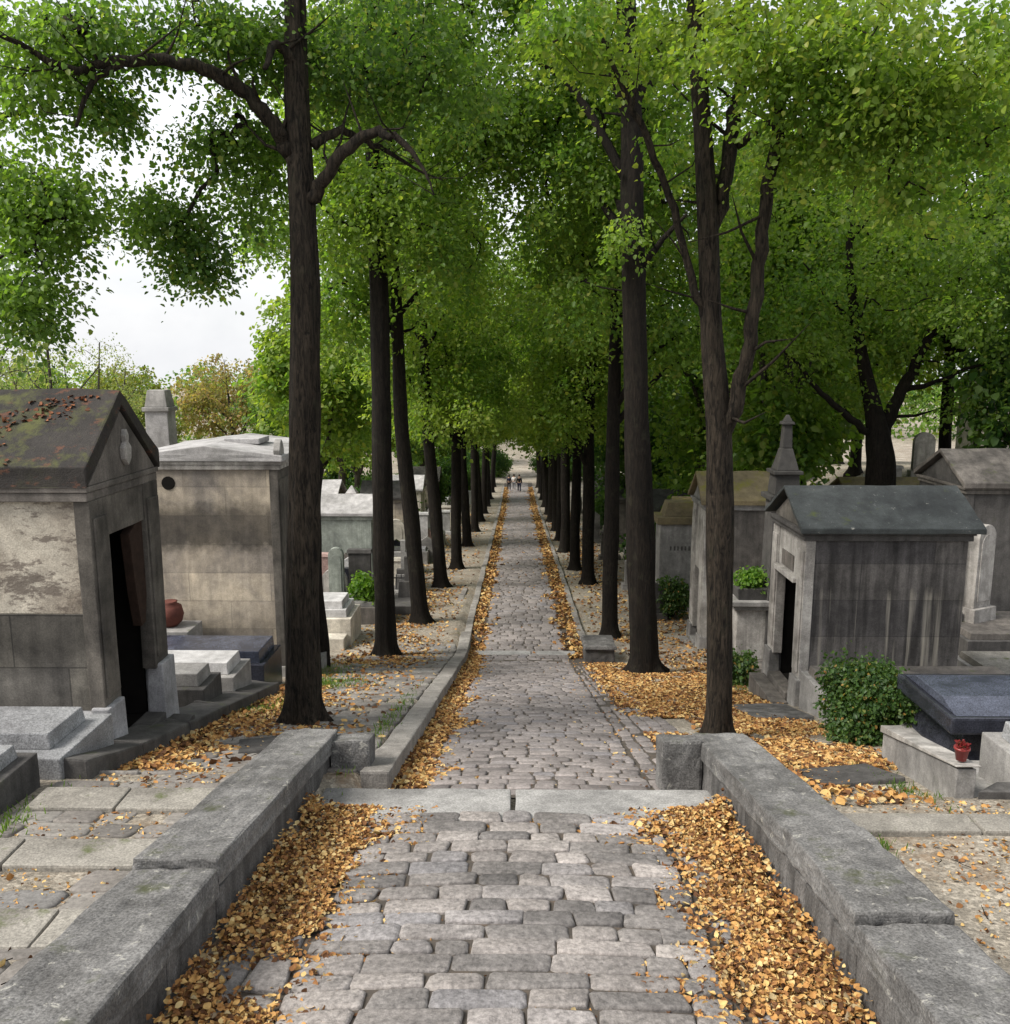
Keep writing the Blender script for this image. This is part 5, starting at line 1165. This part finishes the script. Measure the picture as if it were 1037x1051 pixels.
rng = np.random.default_rng(77)
cs = []
for k in range(1500):
    x = rng.uniform(-230, 190); top = 14.5+3.0*mnoise.noise(Vector((x*0.03, 2, 0)))+1.8*mnoise.noise(Vector((x*0.11, 5, 0)))
    y = rng.uniform(150, 190); cs.append((x, y, R(y)+top*rng.uniform(0.05, 1)**0.7))
cs = np.array(cs)
V, Fc = spray_leaves(cs, rng.uniform(1.6, 2.8, len(cs)), 30, 0.8, rng)
tag(link('distant_wood', np_mesh('distant_wood', V, Fc, M['leaf_mid'])), 'far off wood closing the view behind the cemetery', 'distant wood', kind='stuff')
for i, (x, y, h, w, lab) in enumerate(((6.4, 37, 3.4, 1.5, 'dark shrub between the chapel with mossy roof and right trunks'), (8.5, 43, 4.2, 2.2, 'broad dark shrub deep behind the second right tree'),
        (7.2, 55, 4.2, 2.2, 'dark shrub far along the right avenue trunks'), (-11.5, 117, 4.6, 3.2, 'shrub closing the view left of the avenue end'), (12.5, 118, 4.8, 3.4, 'shrub closing the view right of the avenue end'), (-2.7, 116, 4.4, 1.9, 'pale green shrub at the left side of the road end'), (4.4, 117, 4.4, 2.2, 'pale green shrub at the right side of the road end'), (-4.6, 121, 3.6, 1.8, 'small pale lit shrub just left of the road end'),
        (11.0, 33.0, 3.8, 1.8, 'grey green shrub behind the dark finial monument'), (-8.0, 52, 3.6, 1.8, 'green shrub behind the left avenue trunks'), (-7.5, 68, 4.0, 2.2, 'far green shrub in the left tomb rows'), (-6.0, 86, 3.6, 2.0, 'shrub between the far left avenue trunks'), (-9.5, 94, 4.6, 3.0, 'broad shrub left of the far left trunks'), (-5.5, 106, 4.2, 2.4, 'last shrub on the left before the avenue end'), (7, 112, 4.6, 3.0, 'last shrub on the right before the avenue end'), (-15, 80, 4.4, 3.0, 'shrub far out in the left tomb rows'))):
    bush('tall_shrub', lab, 'shrub', (x, y, G(x, y)), [(0, 0, h*0.38, w, w, h*0.38, int(90*w)), (w*0.45*(-1)**i, 0.3, h*0.7, w*0.55, w*0.6, h*0.3, int(40*w)), (-w*0.6*(-1)**i, -0.3, h*0.45, w*0.55, w*0.5, h*0.3, int(30*w))], 520+i, M['leaf_dark'], 0.2, 26, (0.35, 0.6), 'tall shrubs among the tombs', shell=0.45)
# ------------------------------------------------------------------ fallen leaves
def curled_leaves(P, nr, d, S, rng):
    n = len(P)
    d = d/np.linalg.norm(d, axis=1, keepdims=True)
    w = np.cross(nr, d); w /= np.linalg.norm(w, axis=1, keepdims=True)+1e-9
    u = np.cross(d, w)
    curl = rng.normal(0.25, 0.4, (n, 1)); cup = rng.normal(0.2, 0.3, (n, 1)); wid = rng.uniform(0.3, 0.5, (n, 1)); skew = rng.normal(0, 0.12, (n, 1))
    rows = []
    for t, ww in ((0.0, 0.05), (0.22, 0.75), (0.5, 1.0), (0.8, 0.62), (1.05, 0.04)):
        for sx in (-1, 0, 1):
            jag = 1+(rng.uniform(-0.18, 0.18, (n, 1)) if sx else 0)
            z = curl*(t-0.5)**2*1.6*S[:, None] + cup*abs(sx)*ww*wid*S[:, None]
            rows.append(P + d*((t-0.5)*S[:, None]) + w*(sx*ww*wid*jag*S[:, None] + skew*(t-0.5)**2*S[:, None]) + u*z)
    V = np.stack(rows, 1).reshape(-1, 3)
    b = np.arange(n)[:, None]*15
    q = [b+np.array([[3*r+c, 3*r+c+1, 3*r+c+4, 3*r+c+3]]) for r in range(4) for c in range(2)]
    return V, np.concatenate(q, 0)
def litter(name, regions, seed, label):
    rng = np.random.default_rng(seed)
    P = []; S = []
    for (fx0, fx1, y0, y1, n, sz, pile, edge) in regions:
        yy = rng.uniform(y0, y1, n)
        # nearer rows are bigger on the picture, keep density even per square metre
        for y in yy:
            a = fx0(y) if callable(fx0) else fx0; b_ = fx1(y) if callable(fx1) else fx1
            u = rng.uniform(0, 1)
            if edge in 'LR': u *= 0.62+0.75*(0.5+0.9*mnoise.noise(Vector((y*1.1, seed*3.1, 0)))+0.4*mnoise.noise(Vector((y*4.3, seed*3.1, 7))))
            if edge == 'L': u = abs(u)**1.3
            elif edge == 'R': u = 1-abs(u)**1.3
            elif edge == 'C': u = 0.5+0.5*(rng.uniform(-1, 1)+rng.uniform(-1, 1))/2
            x = a+(b_-a)*u
            nz = mnoise.noise(Vector((x*1.7, y*1.1, seed)))
            if nz < -0.24+rng.normal(0, 0.18): continue
            k = (1-u) if edge == 'L' else (u if edge == 'R' else 0.4)
            P.append((x, y, G(x, y)+(0.035 if -1.7 < x < 2.05 else 0.008)+rng.uniform(0, 1)**1.5*pile*(0.12+k**2.2)))
            S.append(sz*rng.uniform(0.5, 1.4))
    P = np.array(P); n = len(P)
    nr = np.array([0, 0, 1.0])+rng.normal(0, 0.6, (n, 3))
    a = rng.uniform(0, 6.283, n)
    d = np.stack([np.cos(a), np.sin(a), rng.normal(-0.1, 0.28, n)], 1)
    V, Fc = curled_leaves(P, nr, d, np.array(S), rng) if seed < 6 else leaf_geo(P, nr, d, np.array(S), rng, wid=0.4, fold=0.3)
    o = link(name, np_mesh(name, V, Fc, M['fallen'], True))
    tag(o, label, 'fallen leaves', kind='stuff')
litter('fallen_leaves', [(-2.0, -1.45, 3.0, 8.0, 16500, 0.038, 0.19, 'L'), (-1.75, -0.9, 3.0, 8.0, 2600, 0.045, 0.02, 'L'), (-1.8, -0.6, 7.2, 7.75, 320, 0.06, 0.02, 'L'), (-1.35, 1.35, 7.45, 7.7, 500, 0.035, 0.02, 'C')], 1, 'golden brown fallen leaves heaped against the left parapet wall')
litter('fallen_leaves', [(1.52, 2.02, 3.0, 8.0, 15500, 0.038, 0.19, 'R'), (1.1, 1.9, 3.0, 8.0, 3600, 0.045, 0.02, 'R'), (0.5, 1.9, 7.1, 7.75, 420, 0.06, 0.03, 'R'), (-1.35, 1.35, 2.5, 7.6, 1700, 0.028, 0.012, 'C'), (-1.3, 1.3, 2.5, 7.6, 40, 0.06, 0.012, 'C')], 2, 'golden fallen leaves heaped against the right parapet wall')
litter('fallen_leaves', [(-1.36, -0.92, 8.7, 24.5, 12000, 0.068, 0.07, 'L'), (-1.2, -0.6, 8.7, 24.5, 900, 0.06, 0.02, 'L'), (-0.9, 2.2, 8.8, 23.5, 1600, 0.035, 0.01, 'C'), (-0.6, 2.2, 8.8, 23.5, 120, 0.06, 0.01, 'C')], 3, 'orange leaves in the gutter along the raised left kerb')
litter('fallen_leaves', [(2.75, 5.0, 10.2, 20.5, 23000, 0.07, 0.05, 'C'), (1.75, 3.2, 14, 23, 10500, 0.07, 0.04, 'C'), (1.9, 2.7, 9.1, 12.5, 2200, 0.068, 0.03, 'C'), (2.7, 4.6, 8.3, 11, 900, 0.085, 0.02, 'C'), (2.7, 6.5, 5, 8.4, 520, 0.05, 0.01, 'C'), (2.7, 6.5, 4, 8.4, 1500, 0.025, 0.004, 'C'), (3.0, 7.5, 19, 30, 3000, 0.1, 0.04, 'C')], 4, 'carpet of orange leaves under the right avenue trees')
litter('fallen_leaves', [(-4.4, -3.2, 8.6, 16, 6000, 0.068, 0.06, 'L'), (-4.2, -1.7, 8.8, 25, 1500, 0.085, 0.015, 'C'), (-5.0, -1.8, 20, 34, 3200, 0.09, 0.03, 'C'), (-4.4, -2.7, 3, 8.4, 420, 0.055, 0.01, 'C'), (-4.5, -2.7, 3, 8.6, 1400, 0.026, 0.03, 'C'), (-6, -1.7, 34, 75, 2600, 0.11, 0.03, 'C')], 5, 'scattered orange leaves on the left path')
# leaves caught on the mossy roof
rng = np.random.default_rng(61)
n = 900; yy = rng.uniform(9.47, 10.35, n); xx = rng.uniform(-7.2, -4.9, n)
kp = np.array([mnoise.noise(Vector((a*1.3, b*1.6, 4)))+rng.normal(0, .12) > 0.08 for a, b in zip(xx, yy)]); yy = yy[kp]; xx = xx[kp]
ez = z_e+0.24
zz = ez+(yy-9.45)/(1.0)*0.8+0.012
Pr = np.stack([xx, yy, zz+0.012], 1); n = len(Pr)
V, Fc = curled_leaves(Pr, np.array([0, -0.6, 0.8])+rng.normal(0, .3, (n, 3)), rng.normal(0, 1, (n, 3))*np.array([1, 0.8, 0.2])+np.array([0, 0.1, 0.05]), rng.uniform(0.04, 0.075, n), rng)
tag(link('fallen_leaves', np_mesh('fallen_leaves', V, Fc, M['fallen_dull'], True)), 'russet leaves lying on the mossy roof of the ruined chapel', 'fallen leaves', kind='stuff')
litter('fallen_leaves', [(-1.38, -0.85, 24.3, 104, 7500, 0.13, 0.05, 'L'), (1.35, 1.95, 23.5, 104, 9000, 0.13, 0.05, 'R'), (2.1, 5.0, 24, 75, 4200, 0.12, 0.03, 'C'), (-0.8, 1.4, 24, 100, 500, 0.11, 0.01, 'C')], 6, 'bands of golden leaves in both gutters of the far road')

# grass tufts and broken twigs
rng = np.random.default_rng(88)
gp = []
for (cx, cy, sx, sy, n) in ((-3.75, 16.4, 0.35, 0.5, 900), (-4.05, 13.2, 0.2, 0.5, 350), (-4.2, 18.5, 0.3, 0.8, 500), (3.15, 7.2, 0.12, 0.1, 160), (2.75, 6.6, 0.06, 0.7, 260), (-2.75, 6.9, 0.06, 0.5, 200), (4.3, 9.2, 0.1, 0.5, 220), (5.0, 18.0, 0.5, 0.8, 500), (-1.85, 12, 0.08, 1.8, 420), (-4.4, 7.0, 0.12, 0.5, 220)):
    for q in range(n):
        x = cx+rng.normal(0, sx); y = cy+rng.normal(0, sy); gp.append((x, y, G(x, y)))
gp = np.array(gp); n = len(gp)
V, Fc = leaf_geo(gp, rng.normal(0, 1, (n, 3))*np.array([1, 1, 0.1]), np.array([0, 0, 1.0])+rng.normal(0, 0.35, (n, 3)), rng.uniform(0.04, 0.11, n), rng, wid=0.06, fold=0.02)
tag(link('grass', np_mesh('grass', V, Fc, M['leaf_mid'])), 'thin green grass tufts along the walls and paths', 'grass', kind='stuff')
mb = MB()
for k in range(90):
    reg = ((2.7, 4.8, 9, 17), (-4.2, -2.8, 4, 16), (2.75, 5, 4, 8))[k % 3]
    x = rng.uniform(reg[0], reg[1]); y = rng.uniform(reg[2], reg[3]); a = rng.uniform(0, 6.28); l = rng.uniform(0.04, 0.12)
    pts = []
    for q in (-1, -0.3, 0.4, 1):
        xx = x+math.cos(a)*l*q+rng.normal(0, 0.008); yq = y+math.sin(a)*l*q+rng.normal(0, 0.008); pts.append((xx, yq, G(xx, yq)+(0.1 if -1.7 < x < 2.05 and abs(x) > 1.3 else 0.085 if abs(x) < 1.7 else 0.03)))
    mb.tube(pts, [0.005, 0.0045, 0.004, 0.002], 4)
tag(mb.build('fallen_twigs', M['bark_brown']), 'small broken twigs scattered on the ground beside the parapets', 'twigs', kind='stuff')
# ------------------------------------------------------------------ people far down the avenue
def skin_mesh(name, verts, edges, radii, mat, parent):
    me = bpy.data.meshes.new(name); me.from_pydata(verts, edges, [])
    o = bpy.data.objects.new(name, me); COL.objects.link(o)
    md = o.modifiers.new('s', 'SKIN'); sv = me.skin_vertices[0].data
    for i, r in enumerate(radii):
        sv[i].radius = (r, r) if not isinstance(r, tuple) else r
    sv[0].use_root = True
    o.modifiers.new('u', 'SUBSURF').levels = 1
    dg = bpy.context.evaluated_depsgraph_get()
    m2 = bpy.data.meshes.new_from_object(o.evaluated_get(dg))
    o.modifiers.clear(); o.data = m2; bpy.data.meshes.remove(me)
    m2.name = name; m2.materials.clear(); m2.materials.append(mat)
    for p in m2.polygons: p.use_smooth = True
    o.parent = parent
    return o
def person(label, x, y, rz, top, bottom, st=0.18, hairlen=0.0, s=1.0):
    t = thing('person', label, 'person', (x, y, R(y)+0.06), rz, 'people walking down the avenue')
    t.scale = (s, s, s)
    pel = (0, 0, 0.95)
    v = [pel, (0, 0, 1.15), (0, 0, 1.38), (0, 0.0, 1.5), (0, -0.02, 1.62), (0, -0.02, 1.74)]
    e = [(0, 1), (1, 2), (2, 3), (3, 4), (4, 5)]; r = [0.14, 0.13, 0.15, 0.06, 0.1, 0.085]
    for sg in (-1, 1):
        k = len(v)
        v += [(sg*0.19, 0, 1.4), (sg*0.24, sg*0.03, 1.13), (sg*0.25, -0.06+sg*st*0.5, 0.9), (sg*0.25, -0.09+sg*st*0.6, 0.8)]
        e += [(2, k), (k, k+1), (k+1, k+2), (k+2, k+3)]; r += [0.065, 0.048, 0.036, 0.03]
        k = len(v)
        v += [(sg*0.1, 0, 0.86), (sg*0.11, -sg*st*0.5-0.03, 0.48), (sg*0.11, -sg*st, 0.08), (sg*0.12, -sg*st-0.13, 0.035)]
        e += [(0, k), (k, k+1), (k+1, k+2), (k+2, k+3)]; r += [0.095, 0.062, 0.045, 0.035]
    skin_mesh('body', v, e, r, M['skin'], t)
    ji = [0, 1, 2, 6, 7, 8, 14, 15, 16]
    idx = {a: i for i, a in enumerate(ji)}
    skin_mesh('jacket', [v[i] for i in ji], [(idx[a], idx[b]) for a, b in e if a in idx and b in idx], [r[i]+0.022 for i in ji], top, t)
    ji = [0, 10, 11, 12, 18, 19, 20]
    idx = {a: i for i, a in enumerate(ji)}
    skin_mesh('trousers', [v[i] for i in ji], [(idx[a], idx[b]) for a, b in e if a in idx and b in idx], [r[i]+0.016 for i in ji], bottom, t)
    MB().lathe([(0.05, 1.66-hairlen), (0.105, 1.7-hairlen*0.5), (0.115, 1.75), (0.09, 1.82), (0.03, 1.85)], (0, 0.02, 0), 14).build('hair', M['hair'], t, smooth=True)
person('person in black jacket and dark trousers walking away in the road, right of the pair', 0.35, 97, math.pi, M['blackcloth'], M['navy'], s=1.08)
person('person in dark navy jacket walking at the left edge of the road', -0.8, 99, math.pi+0.2, M['navy'], M['blackcloth'], st=0.1, hairlen=0.15)
person('person in pale shirt walking between the two dark dressed walkers', -0.25, 100, math.pi-0.1, M['whitecloth'], M['greycloth'], st=0.14, hairlen=0.1)

# ------------------------------------------------------------------ light
SUN_EL, SUN_AZ = R_(48), R_(-112)      # from the left, a little behind the viewer; azimuth from +Y towards +X
world = bpy.data.worlds.new('World'); scene.world = world; world.use_nodes = True
nt = world.node_tree
bg = nt.nodes['Background']
sky = N(nt, 'ShaderNodeTexSky', sky_type='NISHITA')
sky.sun_disc = False; sky.sun_elevation = SUN_EL; sky.sun_rotation = SUN_AZ; sky.dust_density = 4; sky.air_density = 1.2
tc = N(nt, 'ShaderNodeTexCoord').outputs['Generated']
cl = ramp(nt, noise(nt, mapping(nt, tc, (1, 1, 2.2)), 2.0, 6, 0.6, 0.3), [(0.32, (4.2, 4.3, 4.5)), (0.68, (5.6, 5.6, 5.65))])
L(nt, mix(nt, 0.82, sky.outputs[0], cl), bg.inputs['Color'])
bg.inputs['Strength'].default_value = 0.1
sd = bpy.data.lights.new('sun', 'SUN'); sd.energy = 2.4; sd.angle = R_(22); sd.color = (1, 0.95, 0.88)
so = bpy.data.objects.new('sun', sd); COL.objects.link(so)
dv = Vector((math.sin(SUN_AZ)*math.cos(SUN_EL), math.cos(SUN_AZ)*math.cos(SUN_EL), math.sin(SUN_EL)))
so.rotation_euler = dv.to_track_quat('Z', 'Y').to_euler()

scene.view_settings.view_transform = 'Standard'
scene.view_settings.look = 'None'
scene.view_settings.gamma = 1
scene.view_settings.exposure = 1.2
